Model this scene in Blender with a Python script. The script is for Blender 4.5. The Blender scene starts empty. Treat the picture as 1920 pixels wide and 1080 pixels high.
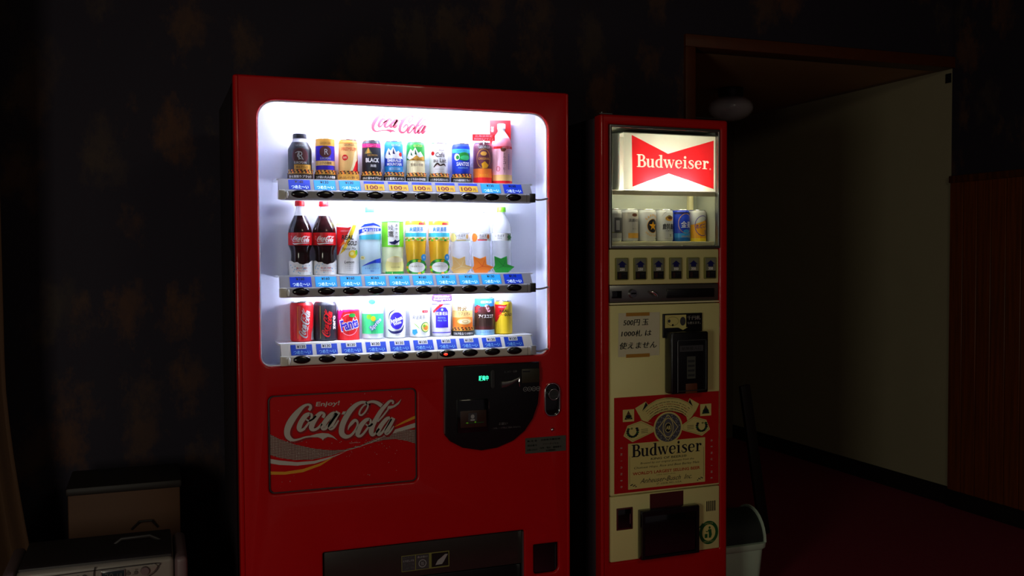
import bpy, bmesh, math, random
from mathutils import Vector, Matrix
from mathutils.geometry import tessellate_polygon
random.seed(7)
PI = math.pi
SC = bpy.context.scene
COL = SC.collection

# ------------------------------------------------------------------ camera
cam_d = bpy.data.cameras.new('camera')
cam_d.sensor_width = 36.0
cam_d.lens = 1800.957 / 1920 * 36
cam_d.clip_start = 0.05
cam = bpy.data.objects.new('camera', cam_d)
COL.objects.link(cam)
_r = Vector((0.93636954, -0.35097057, -0.00563414))
_u = Vector((0.0174925, 0.03062596, 0.99937784))
_f = Vector((0.35057966, 0.93588552, -0.03481657))
_m = Matrix((_r, _u, -_f)).transposed().to_4x4()
_m.translation = Vector((-0.23909, -3.02014, 1.38050))
cam.matrix_world = _m
SC.camera = cam

# ------------------------------------------------------------------ world, exposure, room light
SC.view_settings.view_transform = 'Standard'
SC.view_settings.look = 'None'
SC.view_settings.exposure = 0.0
SC.view_settings.gamma = 1.0
SC.view_settings.use_curve_mapping = False
world = bpy.data.worlds.new('night')
world.use_nodes = True
world.node_tree.nodes['Background'].inputs[0].default_value = (0.9, 0.75, 0.8, 1)
world.node_tree.nodes['Background'].inputs[1].default_value = 0.058
SC.world = world

def area(name, loc, target, sx, sy, power, col):
    d = bpy.data.lights.new(name, 'AREA')
    d.shape = 'RECTANGLE'; d.size = sx; d.size_y = sy
    d.energy = power; d.color = col
    o = bpy.data.objects.new(name, d); COL.objects.link(o)
    o.location = loc
    o.rotation_euler = (Vector(target) - Vector(loc)).to_track_quat('-Z', 'Y').to_euler()
    return o
area('hall_window_light', (-1.42, -2.35, 1.12), (1.0, 0.2, 1.0), 0.8, 0.85, 20.5, (0.97, 0.92, 0.74))
area('alcove_fill_light', (1.3, -3.7, 2.88), (2.6, 1.2, 1.2), 0.9, 0.5, 11.0, (1.0, 0.90, 0.62))  # unseen fill added behind the camera to brighten the alcove

# ------------------------------------------------------------------ materials
MATS = {}
def srgb(c):
    return tuple((v / 12.92 if v <= 0.04045 else ((v + 0.055) / 1.055) ** 2.4) for v in c)
def M(name, rgb=None, rough=0.5, metal=0.0, spec=0.5, emit=0.0, alpha=1.0, vary=0.0, coat=0.0, bump=0.0, scale=40.0, ecol=None, trans=0.0):
    """rgb 0..255 sRGB"""
    if name in MATS: return MATS[name]
    m = bpy.data.materials.new(name); m.use_nodes = True
    nt = m.node_tree; b = nt.nodes['Principled BSDF']
    c = srgb([v / 255 for v in rgb]) + (1,)
    b.inputs['Base Color'].default_value = c
    b.inputs['Roughness'].default_value = rough
    b.inputs['Metallic'].default_value = metal
    b.inputs['Specular IOR Level'].default_value = spec
    b.inputs['Alpha'].default_value = alpha
    b.inputs['Coat Weight'].default_value = coat
    b.inputs['Coat Roughness'].default_value = 0.04
    b.inputs['Transmission Weight'].default_value = trans
    if emit:
        b.inputs['Emission Color'].default_value = (srgb([v / 255 for v in ecol]) + (1,)) if ecol else c
        b.inputs['Emission Strength'].default_value = emit
    if vary or bump:
        tc = nt.nodes.new('ShaderNodeTexCoord'); n = nt.nodes.new('ShaderNodeTexNoise')
        n.inputs['Scale'].default_value = scale; n.inputs['Detail'].default_value = 3
        nt.links.new(tc.outputs['Object'], n.inputs['Vector'])
        if vary:
            mx = nt.nodes.new('ShaderNodeMix'); mx.data_type = 'RGBA'
            mx.inputs[6].default_value = tuple(v * (1 - vary) for v in c[:3]) + (1,)
            mx.inputs[7].default_value = tuple(min(1, v * (1 + vary)) for v in c[:3]) + (1,)
            nt.links.new(n.outputs['Fac'], mx.inputs[0]); nt.links.new(mx.outputs[2], b.inputs['Base Color'])
        if bump:
            bp = nt.nodes.new('ShaderNodeBump'); bp.inputs['Strength'].default_value = bump
            bp.inputs['Distance'].default_value = 0.002
            nt.links.new(n.outputs['Fac'], bp.inputs['Height']); nt.links.new(bp.outputs['Normal'], b.inputs['Normal'])
    MATS[name] = m
    return m

M('red_paint', (178, 2, 4), 0.36, spec=.3, coat=0.25, vary=0.04, scale=8, bump=0.02)
M('red_paint_beer', (176, 6, 4), 0.4, spec=.3, coat=0.35, vary=0.05, scale=8, bump=0.02)
M('dark_cabinet', (38, 26, 34), 0.6, vary=0.1)
M('dark_red_side', (60, 6, 10), 0.5, vary=0.1)
M('white_interior', (226, 230, 248), 0.5, vary=0.02, scale=6)
M('shelf_white', (246, 248, 252), 0.4)
M('grey_plastic', (158, 158, 166), 0.45, vary=0.04, scale=20)
M('grey_plastic_lt', (200, 197, 190), 0.35, vary=0.04, scale=20)
M('black_button', (14, 13, 14), 0.18, coat=0.3)
M('black_plastic', (9, 9, 13), 0.32, vary=0.2, scale=60)
M('black_gloss', (7, 7, 9), 0.12, coat=0.4)
M('flap_smoke', (40, 35, 32), 0.35, vary=0.1)
M('charcoal', (44, 46, 48), 0.4, vary=0.1)
M('chrome', (215, 215, 215), 0.12, metal=1.0)
M('steel', (140, 140, 138), 0.3, metal=0.9, vary=0.05)
M('aluminium', (200, 203, 206), 0.25, metal=0.8)
M('cream_metal', (216, 208, 142), 0.5, vary=0.03, scale=10, bump=0.02)
M('cream_trim', (225, 218, 170), 0.4)
M('niche_grey', (168, 174, 160), 0.5, vary=0.03)
M('maroon', (70, 14, 18), 0.5)
M('paper', (205, 200, 170), 0.8, vary=0.04, scale=30, bump=0.3)
M('tape', (170, 120, 40), 0.6)
M('tube_glow', (255, 255, 255), 0.5, emit=170.0, ecol=(228, 234, 255))
M('bulb_glow', (255, 255, 255), 0.5, emit=74.0, ecol=(255, 252, 242))
M('bulb_small', (255, 255, 255), 0.5, emit=18.0, ecol=(255, 250, 228))
M('led_red', (255, 40, 20), 0.3, emit=2.2)
M('led_green', (60, 255, 190), 0.3, emit=1.4)
M('sign_letters', (255, 240, 205), 0.5, emit=1.05, ecol=(255, 238, 205))
# price tickets, lamp light put into colour: bright mid-row, dim ends, none below
M('ticket_blue_lit', (30, 130, 215), 0.4, emit=0.42, ecol=(50, 190, 250))
M('ticket_blue_dimlit', (12, 50, 190), 0.4, emit=0.2, ecol=(25, 75, 235))
M('ticket_blue_unlit', (14, 58, 170), 0.4)
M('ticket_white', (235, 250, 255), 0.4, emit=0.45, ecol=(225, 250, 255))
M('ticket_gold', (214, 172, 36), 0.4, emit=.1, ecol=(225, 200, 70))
M('ticket_tag', (190, 190, 190), 0.5)
# flat print inks
for n, c in dict(white=(252, 252, 252), black=(12, 12, 14), red=(214, 12, 24), dkred=(130, 10, 18), navy=(18, 20, 90), blue=(20, 60, 200), sky=(40, 150, 225),
                 cyan=(70, 200, 225), ltblue=(150, 205, 240), green=(30, 150, 50), lime=(120, 215, 40), dkgreen=(14, 84, 40), yellow=(248, 214, 40),
                 ltyellow=(250, 238, 150), orange=(245, 130, 40), gold=(214, 158, 60), amber=(240, 168, 20), tan=(240, 196, 120), brown=(92, 48, 26), dkbrown=(48, 26, 18),
                 pink=(236, 60, 120), ltpink=(250, 190, 205), magenta=(216, 20, 120), purple=(70, 40, 150), violet=(50, 30, 190), grey=(150, 150, 152),
                 dkgrey=(60, 60, 64), cream=(236, 226, 170), olive=(120, 120, 60), silver=(190, 194, 198), mint=(60, 210, 130), palecream=(252, 240, 190),
                 fadedpink=(240, 130, 150), logopink=(132, 16, 40), worldred=(168, 14, 10), cardgrey=(118, 120, 98), lampgrey=(90, 86, 92), darkolive=(44, 42, 30), plum=(96, 40, 60), postred=(176, 8, 10), postcream=(206, 194, 120), ink=(20, 22, 34), sealblue=(84, 84, 92), dimwhite=(180, 176, 168),
                 dimgold=(205, 140, 30), dimgrey=(70, 72, 66)).items():
    M(n, c, 0.42)
M('cola', (34, 6, 8), 0.12, coat=0.5)
M('clear_plastic', (236, 240, 246), 0.12, alpha=0.38)
M('milky_plastic', (238, 244, 250), 0.25, alpha=0.72)
M('tea_liquid', (255, 206, 50), 0.2, alpha=0.92)
M('green_tea', (240, 248, 205), 0.25, alpha=0.85)
M('sports_liquid', (215, 238, 246), 0.25, alpha=0.75)
M('bin_plastic', (186, 206, 186), 0.5, vary=0.04)
M('bin_lid', (32, 38, 36), 0.45, vary=0.1)
M('heater_silver', (120, 112, 104), 0.42, vary=0.05)
M('heater_dark', (70, 62, 58), 0.5)
M('heater_pink', (96, 76, 78), 0.5)
M('heater_shade_handle', (26, 17, 18), 0.6)  # shade on the heater top put into colour; also colours the handle
M('lcd', (30, 42, 48), 0.15)
M('box_tan', (76, 44, 18), 0.7, vary=0.08, scale=12)
M('box_lid', (26, 17, 14), 0.6, vary=0.08)
M('curtain_cloth', (72, 46, 24), 0.85, vary=0.15, scale=120, bump=0.3)
M('cream_wall', (158, 149, 120), 0.85, vary=0.06, scale=5, bump=0.1)
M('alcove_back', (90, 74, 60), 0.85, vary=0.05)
M('alcove_ceiling', (170, 130, 84), 0.85, vary=0.05, scale=4)
M('room_ceiling', (60, 52, 48), 0.9, vary=0.05)
M('trim_wood', (84, 36, 4), 0.5, vary=0.25, scale=18)
M('dark_baseboard', (22, 12, 14), 0.6, vary=0.1)
M('lamp_metal', (40, 28, 22), 0.4)

def glass_mat():
    m = bpy.data.materials.new('pane_glass'); m.use_nodes = True
    nt = m.node_tree; nt.nodes.clear()
    out = nt.nodes.new('ShaderNodeOutputMaterial'); mx = nt.nodes.new('ShaderNodeMixShader')
    tr = nt.nodes.new('ShaderNodeBsdfTransparent'); gl = nt.nodes.new('ShaderNodeBsdfGlossy')
    gl.inputs['Roughness'].default_value = 0.03
    tr.inputs[0].default_value = (0.96, 0.97, 0.98, 1)
    mx.inputs[0].default_value = 0.03
    nt.links.new(tr.outputs[0], mx.inputs[1]); nt.links.new(gl.outputs[0], mx.inputs[2])
    nt.links.new(mx.outputs[0], out.inputs[0]); MATS['pane_glass'] = m
glass_mat()
def trans_mat(name, rgb):
    m = bpy.data.materials.new(name); m.use_nodes = True
    nt = m.node_tree; nt.nodes.clear()
    out = nt.nodes.new('ShaderNodeOutputMaterial'); mx = nt.nodes.new('ShaderNodeMixShader'); mx.inputs[0].default_value = 0.3
    tl = nt.nodes.new('ShaderNodeBsdfTranslucent'); df = nt.nodes.new('ShaderNodeBsdfDiffuse')
    c = srgb([v / 255 for v in rgb]) + (1,)
    tl.inputs[0].default_value = c; df.inputs[0].default_value = c
    nt.links.new(tl.outputs[0], mx.inputs[1]); nt.links.new(df.outputs[0], mx.inputs[2]); nt.links.new(mx.outputs[0], out.inputs[0])
    MATS[name] = m
trans_mat('sign_cream', (250, 249, 238)); trans_mat('sign_red', (234, 40, 50))
def lamp_glass():
    m = M('lamp_glass', (230, 224, 238), 0.1, alpha=0.45, coat=1.0); return m
lamp_glass()

def wood_mat(name, c1, c2, sx=30):
    m = bpy.data.materials.new(name); m.use_nodes = True
    nt = m.node_tree; b = nt.nodes['Principled BSDF']; b.inputs['Roughness'].default_value = 0.5
    tc = nt.nodes.new('ShaderNodeTexCoord'); mp = nt.nodes.new('ShaderNodeMapping')
    mp.inputs['Scale'].default_value = (sx, sx, 1.2)
    oi = nt.nodes.new('ShaderNodeObjectInfo')
    n = nt.nodes.new('ShaderNodeTexNoise'); n.inputs['Scale'].default_value = 2.0; n.inputs['Detail'].default_value = 5
    cr = nt.nodes.new('ShaderNodeValToRGB')
    cr.color_ramp.elements[0].position = 0.3; cr.color_ramp.elements[1].position = 0.75
    cr.color_ramp.elements[0].color = srgb([v / 255 for v in c1]) + (1,); cr.color_ramp.elements[1].color = srgb([v / 255 for v in c2]) + (1,)
    ad = nt.nodes.new('ShaderNodeVectorMath'); ad.operation = 'ADD'
    nt.links.new(tc.outputs['Object'], ad.inputs[0]); nt.links.new(oi.outputs['Location'], ad.inputs[1])
    nt.links.new(ad.outputs[0], mp.inputs[0]); nt.links.new(mp.outputs[0], n.inputs['Vector']); nt.links.new(n.outputs['Fac'], cr.inputs[0])
    nt.links.new(cr.outputs[0], b.inputs['Base Color'])
    MATS[name] = m
wood_mat('wood_panel', (84, 38, 8), (122, 56, 12)); wood_mat('wood_panel_dark', (66, 28, 8), (104, 50, 12))
def wallpaper():
    m = bpy.data.materials.new('wallpaper'); m.use_nodes = True
    nt = m.node_tree; b = nt.nodes['Principled BSDF']; b.inputs['Roughness'].default_value = 0.8
    tc = nt.nodes.new('ShaderNodeTexCoord')
    mp = nt.nodes.new('ShaderNodeMapping'); mp.inputs['Scale'].default_value = (1, 1, 0.62)
    n1 = nt.nodes.new('ShaderNodeTexNoise'); n1.inputs['Scale'].default_value = 9.0; n1.inputs['Detail'].default_value = 6; n1.inputs['Roughness'].default_value = 0.72
    vo = nt.nodes.new('ShaderNodeTexVoronoi'); vo.inputs['Scale'].default_value = 4.8; vo.inputs['Randomness'].default_value = 0.85
    dm = nt.nodes.new('ShaderNodeMixRGB'); dm.blend_type = 'ADD'; dm.inputs[0].default_value = 0.3
    nt.links.new(tc.outputs['Object'], mp.inputs[0])
    nt.links.new(mp.outputs[0], dm.inputs[1]); nt.links.new(n1.outputs['Color'], dm.inputs[2])
    nt.links.new(mp.outputs[0], n1.inputs['Vector']); nt.links.new(dm.outputs[0], vo.inputs['Vector'])
    cr = nt.nodes.new('ShaderNodeValToRGB')
    cr.color_ramp.elements[0].position = 0.22; cr.color_ramp.elements[0].color = (1, 1, 1, 1)
    cr.color_ramp.elements[1].position = 0.46; cr.color_ramp.elements[1].color = (0, 0, 0, 1)
    nt.links.new(vo.outputs['Distance'], cr.inputs[0])
    # patches differ in hue: brown, grey-olive, maroon
    hue = nt.nodes.new('ShaderNodeMix'); hue.data_type = 'RGBA'
    sp = nt.nodes.new('ShaderNodeSeparateColor'); nt.links.new(vo.outputs['Color'], sp.inputs[0]); nt.links.new(sp.outputs[0], hue.inputs[0])
    hue.inputs[6].default_value = srgb((0.40, 0.24, 0.11)) + (1,); hue.inputs[7].default_value = srgb((0.28, 0.23, 0.18)) + (1,)
    mx = nt.nodes.new('ShaderNodeMix'); mx.data_type = 'RGBA'
    mx.inputs[6].default_value = srgb((0.125, 0.095, 0.16)) + (1,)
    pw = nt.nodes.new('ShaderNodeMath'); pw.operation = 'MULTIPLY'
    nt.links.new(n1.outputs['Fac'], pw.inputs[1]); nt.links.new(cr.outputs[0], pw.inputs[0])
    nt.links.new(pw.outputs[0], mx.inputs[0]); nt.links.new(hue.outputs[2], mx.inputs[7]); nt.links.new(mx.outputs[2], b.inputs['Base Color'])
    MATS['wallpaper'] = m
wallpaper()
def carpet():
    M('carpet', (128, 0, 44), 0.95, vary=0.25, scale=60, bump=0.6)
carpet()
def dot_mat():
    m = bpy.data.materials.new('halftone_dots'); m.use_nodes = True
    nt = m.node_tree; b = nt.nodes['Principled BSDF']; b.inputs['Roughness'].default_value = 0.5
    tc = nt.nodes.new('ShaderNodeTexCoord'); vo = nt.nodes.new('ShaderNodeTexVoronoi'); vo.inputs['Scale'].default_value = 230; vo.inputs['Randomness'].default_value = 0.0
    cr = nt.nodes.new('ShaderNodeValToRGB'); cr.color_ramp.interpolation = 'CONSTANT'
    cr.color_ramp.elements[0].color = srgb((0.74, 0.72, 0.68)) + (1,); cr.color_ramp.elements[1].position = 0.42
    cr.color_ramp.elements[1].color = srgb((0.34, 0.12, 0.1)) + (1,)
    nt.links.new(tc.outputs['Object'], vo.inputs['Vector']); nt.links.new(vo.outputs['Distance'], cr.inputs[0]); nt.links.new(cr.outputs[0], b.inputs['Base Color'])
    MATS['halftone_dots'] = m
dot_mat()

# ------------------------------------------------------------------ mesh helpers
def link(name, me, parent=None, loc=None):
    o = bpy.data.objects.new(name, me); COL.objects.link(o)
    if parent is not None: o.parent = parent
    if loc: o.location = loc
    return o
def thing(name, label, cat, loc=(0, 0, 0), rz=0.0, group=None):
    o = link(name, None); o.location = loc; o.rotation_euler = (0, 0, rz); o.empty_display_size = 0.05
    o['label'] = label; o['category'] = cat
    if group: o['group'] = group
    return o
def tag(o, label, cat, group=None):
    o['label'] = label; o['category'] = cat
    if group: o['group'] = group
    return o
def struct(o): o['kind'] = 'structure'; return o
def lab(o, s): o['label'] = s; return o
def fin(bm, name, mats, parent=None, smooth=False, loc=None):
    me = bpy.data.meshes.new(name)
    bmesh.ops.recalc_face_normals(bm, faces=bm.faces[:])
    bm.to_mesh(me); bm.free()
    for m in (mats if isinstance(mats, (list, tuple)) else [mats]): me.materials.append(MATS[m])
    if smooth:
        for p in me.polygons: p.use_smooth = True
        try: me.set_sharp_from_angle(angle=math.radians(38))
        except Exception: pass
    return link(name, me, parent, loc)
def add_box(bm, x0, x1, y0, y1, z0, z1, bev=0.0, seg=2, mi=0):
    r = bmesh.ops.create_cube(bm, size=1.0)
    vs = r['verts']
    for v in vs:
        v.co = Vector((x0 + (v.co.x + .5) * (x1 - x0), y0 + (v.co.y + .5) * (y1 - y0), z0 + (v.co.z + .5) * (z1 - z0)))
    fs = list({f for v in vs for f in v.link_faces})
    for f in fs: f.material_index = mi
    if bev > 0:
        es = list({e for v in vs for e in v.link_edges})
        bmesh.ops.bevel(bm, geom=es, offset=bev, segments=seg, affect='EDGES', profile=0.5)
def box(name, dims, m, parent=None, bev=0.0, seg=2, smooth=None):
    bm = bmesh.new(); add_box(bm, *dims, bev=bev, seg=seg)
    return fin(bm, name, m, parent, smooth=bev > 0 if smooth is None else smooth)
def lathe(name, prof, m, parent=None, n=28, loc=None, midx=None, caps=True, sx=1.0, sy=1.0):
    """prof: list of (r,z)"""
    bm = bmesh.new(); rings = []
    for r, z in prof:
        rings.append([bm.verts.new((sx * r * math.cos(2 * PI * i / n), sy * r * math.sin(2 * PI * i / n), z)) for i in range(n)])
    for k in range(len(rings) - 1):
        for i in range(n):
            f = bm.faces.new((rings[k][i], rings[k][(i + 1) % n], rings[k + 1][(i + 1) % n], rings[k + 1][i]))
            if midx: f.material_index = midx(0.5 * (prof[k][1] + prof[k + 1][1]))
    if caps:
        bm.faces.new(rings[0][::-1])
        f = bm.faces.new(rings[-1])
        if midx: f.material_index = midx(prof[-1][1])
    return fin(bm, name, m, parent, smooth=True, loc=loc)
def tube(bm, pts, r, n=10, closed=False):
    pts = [Vector(p) for p in pts]; rings = []
    for i, p in enumerate(pts):
        a = pts[max(0, i - 1)]; b = pts[min(len(pts) - 1, i + 1)]
        d = (b - a).normalized(); up = Vector((0, 0, 1)) if abs(d.z) < 0.9 else Vector((1, 0, 0))
        s = d.cross(up).normalized(); t = s.cross(d)
        rr = r[i] if isinstance(r, (list, tuple)) else r
        rings.append([bm.verts.new(p + s * rr * math.cos(2 * PI * k / n) + t * rr * math.sin(2 * PI * k / n)) for k in range(n)])
    for k in range(len(rings) - 1):
        for i in range(n): bm.faces.new((rings[k][i], rings[k][(i + 1) % n], rings[k + 1][(i + 1) % n], rings[k + 1][i]))
    bm.faces.new(rings[0][::-1]); bm.faces.new(rings[-1])
def rrect(x0, x1, z0, z1, r, n=6):
    """rounded rectangle outline; r may be (tl, tr, br, bl)"""
    tl, tr, br, bl = r if isinstance(r, (list, tuple)) else (r,) * 4
    out = []
    for cx, cz, rr, a0 in ((x1 - tr, z1 - tr, tr, 0), (x0 + tl, z1 - tl, tl, 90), (x0 + bl, z0 + bl, bl, 180), (x1 - br, z0 + br, br, 270)):
        if rr <= 1e-6: out.append((cx, cz)); continue
        for i in range(n + 1):
            a = math.radians(a0 + 90 * i / n); out.append((cx + rr * math.cos(a), cz + rr * math.sin(a)))
    return out
def plate(name, outer, holes, y0, y1, m, parent=None, bev=0.0, seg=3):
    """solid slab in the XZ plane between depths y0 (front) and y1, with holes and rounded edges"""
    cu = bpy.data.curves.new(name, 'CURVE'); cu.dimensions = '2D'; cu.fill_mode = 'BOTH'
    cu.extrude = abs(y1 - y0) / 2 - bev; cu.bevel_depth = bev; cu.bevel_resolution = seg; cu.offset = -bev
    for loop in [outer] + list(holes):
        s = cu.splines.new('POLY'); s.points.add(len(loop) - 1); s.use_cyclic_u = True
        for p, (x, z) in zip(s.points, loop): p.co = (x, z, 0, 1)
    o = bpy.data.objects.new(name, cu); COL.objects.link(o)
    src = o.to_mesh(); bm = bmesh.new(); bm.from_mesh(src); o.to_mesh_clear()
    bpy.data.objects.remove(o); bpy.data.curves.remove(cu)
    ym = (y0 + y1) / 2
    for v in bm.verts: v.co = Vector((v.co.x, ym - v.co.z, v.co.y))
    bmesh.ops.remove_doubles(bm, verts=bm.verts[:], dist=1e-5)
    return fin(bm, name, m, parent, smooth=bev > 0)

# ------------------------------------------------------------------ flat print: layered inks on a plane or round a can
_tc = {}
def text_mesh(s, bold):
    k = (s, bold)
    if k not in _tc:
        c = bpy.data.curves.new('t', 'FONT'); c.body = s; c.size = 1; c.resolution_u = 2; c.offset = bold
        o = bpy.data.objects.new('t', c); COL.objects.link(o)
        me = o.to_mesh()
        vs = [(v.co.x, v.co.y) for v in me.vertices]; fs = [tuple(p.vertices) for p in me.polygons]
        o.to_mesh_clear(); bpy.data.objects.remove(o); bpy.data.curves.remove(c)
        _tc[k] = (vs, fs)
    return _tc[k]
def catmull(pts, n=5):
    out = []
    for i in range(len(pts) - 1):
        p0 = pts[max(0, i - 1)]; p1 = pts[i]; p2 = pts[i + 1]; p3 = pts[min(len(pts) - 1, i + 2)]
        for k in range(n):
            t = k / n
            out.append(tuple(0.5 * (2 * b + (c - a) * t + (2 * a - 5 * b + 4 * c - d) * t * t + (3 * b - a - 3 * c + d) * t ** 3) for a, b, c, d in zip(p0, p1, p2, p3)))
    out.append(tuple(pts[-1])); return out
class Gfx:
    def __init__(s): s.it = []
    def raw(s, vs, fs, m, l): s.it.append((vs, fs, m, l)); return s
    def poly(s, pts, m, l=1):
        t = tessellate_polygon([[Vector((x, y, 0)) for x, y in pts]])
        return s.raw(list(pts), [tuple(a) for a in t], m, l)
    def rect(s, x0, y0, x1, y1, m, l=0): return s.raw([(x0, y0), (x1, y0), (x1, y1), (x0, y1)], [(0, 1, 2, 3)], m, l)
    def ell(s, cx, cy, rx, ry, m, l=1, n=20, a0=0, a1=360):
        full = abs(a1 - a0) >= 360
        pts = [(cx + rx * math.cos(math.radians(a0 + (a1 - a0) * i / n)), cy + ry * math.sin(math.radians(a0 + (a1 - a0) * i / n))) for i in range(n if full else n + 1)]
        return s.raw(pts, [tuple(range(len(pts)))], m, l)
    def stroke(s, pts, m, l=1, w=None, smooth=True, n=5):
        p = [(a[0], a[1], (a[2] if len(a) > 2 else w)) for a in pts]
        if smooth and len(p) > 2: p = catmull(p, n)
        L = []; R = []
        for i in range(len(p)):
            a = p[max(0, i - 1)]; b = p[min(len(p) - 1, i + 1)]
            dx, dy = b[0] - a[0], b[1] - a[1]; d = math.hypot(dx, dy) or 1
            nx, ny = -dy / d * p[i][2] / 2, dx / d * p[i][2] / 2
            L.append((p[i][0] + nx, p[i][1] + ny)); R.append((p[i][0] - nx, p[i][1] - ny))
        k = len(p); return s.raw(L + R, [(i, i + 1, k + i + 1, k + i) for i in range(k - 1)], m, l)
    def ring(s, cx, cy, rx, ry, w, m, l=1, n=28, a0=0, a1=360):
        pts = [(cx + rx * math.cos(math.radians(a0 + (a1 - a0) * i / n)), cy + ry * math.sin(math.radians(a0 + (a1 - a0) * i / n)), w) for i in range(n + 1)]
        return s.stroke(pts, m, l, smooth=False)
    def text(s, t, cx, cy, h, m, l=2, w=None, bold=0.0, shear=0.0, rot=0.0):
        if any(ord(c) >= 0x4E00 and c not in '円販売中' for c in t):   # dense characters: thicken by overprinting, not by offset
            if bold > 0:
                for sx in (-1, 1): s.text(t, cx + sx * h * .022, cy, h, m, l, w, 0.0, shear, rot)
            bold = 0.0
        vs, fs = text_mesh(t, bold)
        if not vs: return s
        x0 = min(v[0] for v in vs); x1 = max(v[0] for v in vs); y0 = min(v[1] for v in vs); y1 = max(v[1] for v in vs)
        k = h / (y1 - y0); kx = (w / (x1 - x0)) if w else k
        c, sn = math.cos(rot), math.sin(rot); out = []
        for x, y in vs:
            a = (x - (x0 + x1) / 2) * kx; b = (y - (y0 + y1) / 2) * k; a += b * shear
            out.append((cx + a * c - b * sn, cy + a * sn + b * c))
        return s.raw(out, fs, m, l)
    def add(s, g, k=1.0, ox=0, oy=0, rot=0.0, l=0, m=None, kx=None, shear=0.0):
        kx = k if kx is None else kx
        c, sn = math.cos(rot), math.sin(rot)
        for vs, fs, mm, ll in g.it:
            out = []
            for x, y in vs:
                a = x * kx + y * k * shear; b = y * k
                out.append((ox + a * c - b * sn, oy + a * sn + b * c))
            s.raw(out, fs, m or mm, ll + l)
        return s
    def build(s, name, parent, y=0.0, R=None, step=0.0002, ry=1.0, z0=0.0, x0=0.0, Rf=None, tilt=None):
        bm = bmesh.new(); names = []; 
        for vs, fs, m, l in s.it:
            if m not in names: names.append(m)
        lay = bm.verts.layers.int.new('l')
        for vs, fs, m, l in s.it:
            bv = [bm.verts.new((v[0], 0, v[1])) for v in vs]
            for b in bv: b[lay] = int(l)
            for f in fs:
                try: fc = bm.faces.new([bv[i] for i in f]); fc.material_index = names.index(m)
                except ValueError: pass
        if R:
            us = [v.co.x for v in bm.verts]; a, b = min(us), max(us); st = R * 0.22
            k = math.ceil(a / st)
            while k * st < b:
                bmesh.ops.bisect_plane(bm, geom=bm.verts[:] + bm.edges[:] + bm.faces[:], plane_co=(k * st, 0, 0), plane_no=(1, 0, 0), dist=1e-7); k += 1
            for v in bm.verts:
                rb = Rf(v.co.z) if Rf else R
                rr = rb + step * (v[lay] + 1); t = v.co.x / R
                v.co = Vector((rr * math.sin(t), -ry * rr * math.cos(t), v.co.z))
        else:
            for v in bm.verts: v.co.y = (tilt[0] + tilt[1] * (v.co.z - tilt[2]) if tilt else y) - step * (v[lay] + 1)
        me = bpy.data.meshes.new(name); bm.to_mesh(me); bm.free()
        for n in names: me.materials.append(MATS[n])
        o = link(name, me, parent); o.location = (x0, 0, z0); return o

LOGO_S= [[[-282,99,23],[-267,119,25],[-270,139,21],[-291,147,18],[-324,135,26],[-361,102,40],[-402,55,52],[-439,0,56],[-460,-52,52],[-461,-97,46],[-441,-129,36],[-409,-144,21],[-364,-139,15],[-315,-126,13],[-266,-123,13]],[[-272,70,25],[-309,54,40],[-346,6,42],[-363,-38,42],[-355,-63,33],[-327,-57,21],[-289,-14,17],[-264,26,19],[-258,54,21],[-272,70,21]],[[-305,24,13],[-281,10,15],[-252,21,15],[-223,48,17]],[[-166,28,25],[-155,52,25],[-165,70,19],[-190,65,33],[-223,31,42],[-253,-17,46],[-261,-53,42],[-241,-69,25],[-208,-57,21],[-175,-22,19]],[[-62,67,21],[-95,48,38],[-146,-7,42],[-167,-52,42],[-151,-67,25],[-125,-46,25],[-83,6,21],[-45,57,25]],[[-35,71,42],[-71,13,46],[-101,-44,46],[-101,-69,29],[-72,-58,21],[-33,-2,13]],[[45,-91,4],[55,-63,17],[81,-31,29],[107,-11,25],[128,-30,19],[123,-67,17],[93,-116,21],[59,-143,25],[21,-144,38],[-8,-113,46],[-3,-54,48],[23,7,48],[65,71,46],[117,119,36],[168,139,25],[210,132,21]],[[201,128,21],[253,140,21],[300,127,29],[340,98,33]],[[214,123,13],[184,110,13],[154,74,15],[144,41,15],[162,29,15],[192,51,15],[218,96,15],[216,125,13]],[[234,-9,21],[200,-17,33],[157,-61,42],[131,-114,42],[131,-144,29],[160,-146,21],[199,-106,19],[234,-58,17],[242,-25,19],[230,-9,19]],[[199,-51,13],[229,-70,15],[259,-51,17]],[[436,108,15],[439,131,17],[412,135,21],[377,103,29],[333,55,36],[290,-11,40],[255,-76,44],[246,-122,42],[258,-149,25],[284,-134,19],[315,-97,17]],[[302,-37,13],[346,7,15],[398,68,13]],[[410,-8,19],[380,-19,33],[332,-73,40],[306,-122,40],[314,-149,25],[344,-129,21],[384,-77,19],[423,-19,21]],[[441,-12,38],[410,-70,40],[379,-128,40],[383,-149,21],[414,-126,17],[444,-85,10]]]
LOGO_P= [[[-266,-115],[-217,-104],[-172,-101],[-118,-109],[-81,-133],[-42,-173],[-85,-146],[-127,-137],[-158,-150],[-168,-164],[-178,-149],[-209,-134],[-266,-130]],[[-8,47],[5,71],[39,69],[21,43]],[[385,68],[396,93],[442,95],[481,118],[514,148],[490,105],[455,81],[416,67]]]

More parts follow.
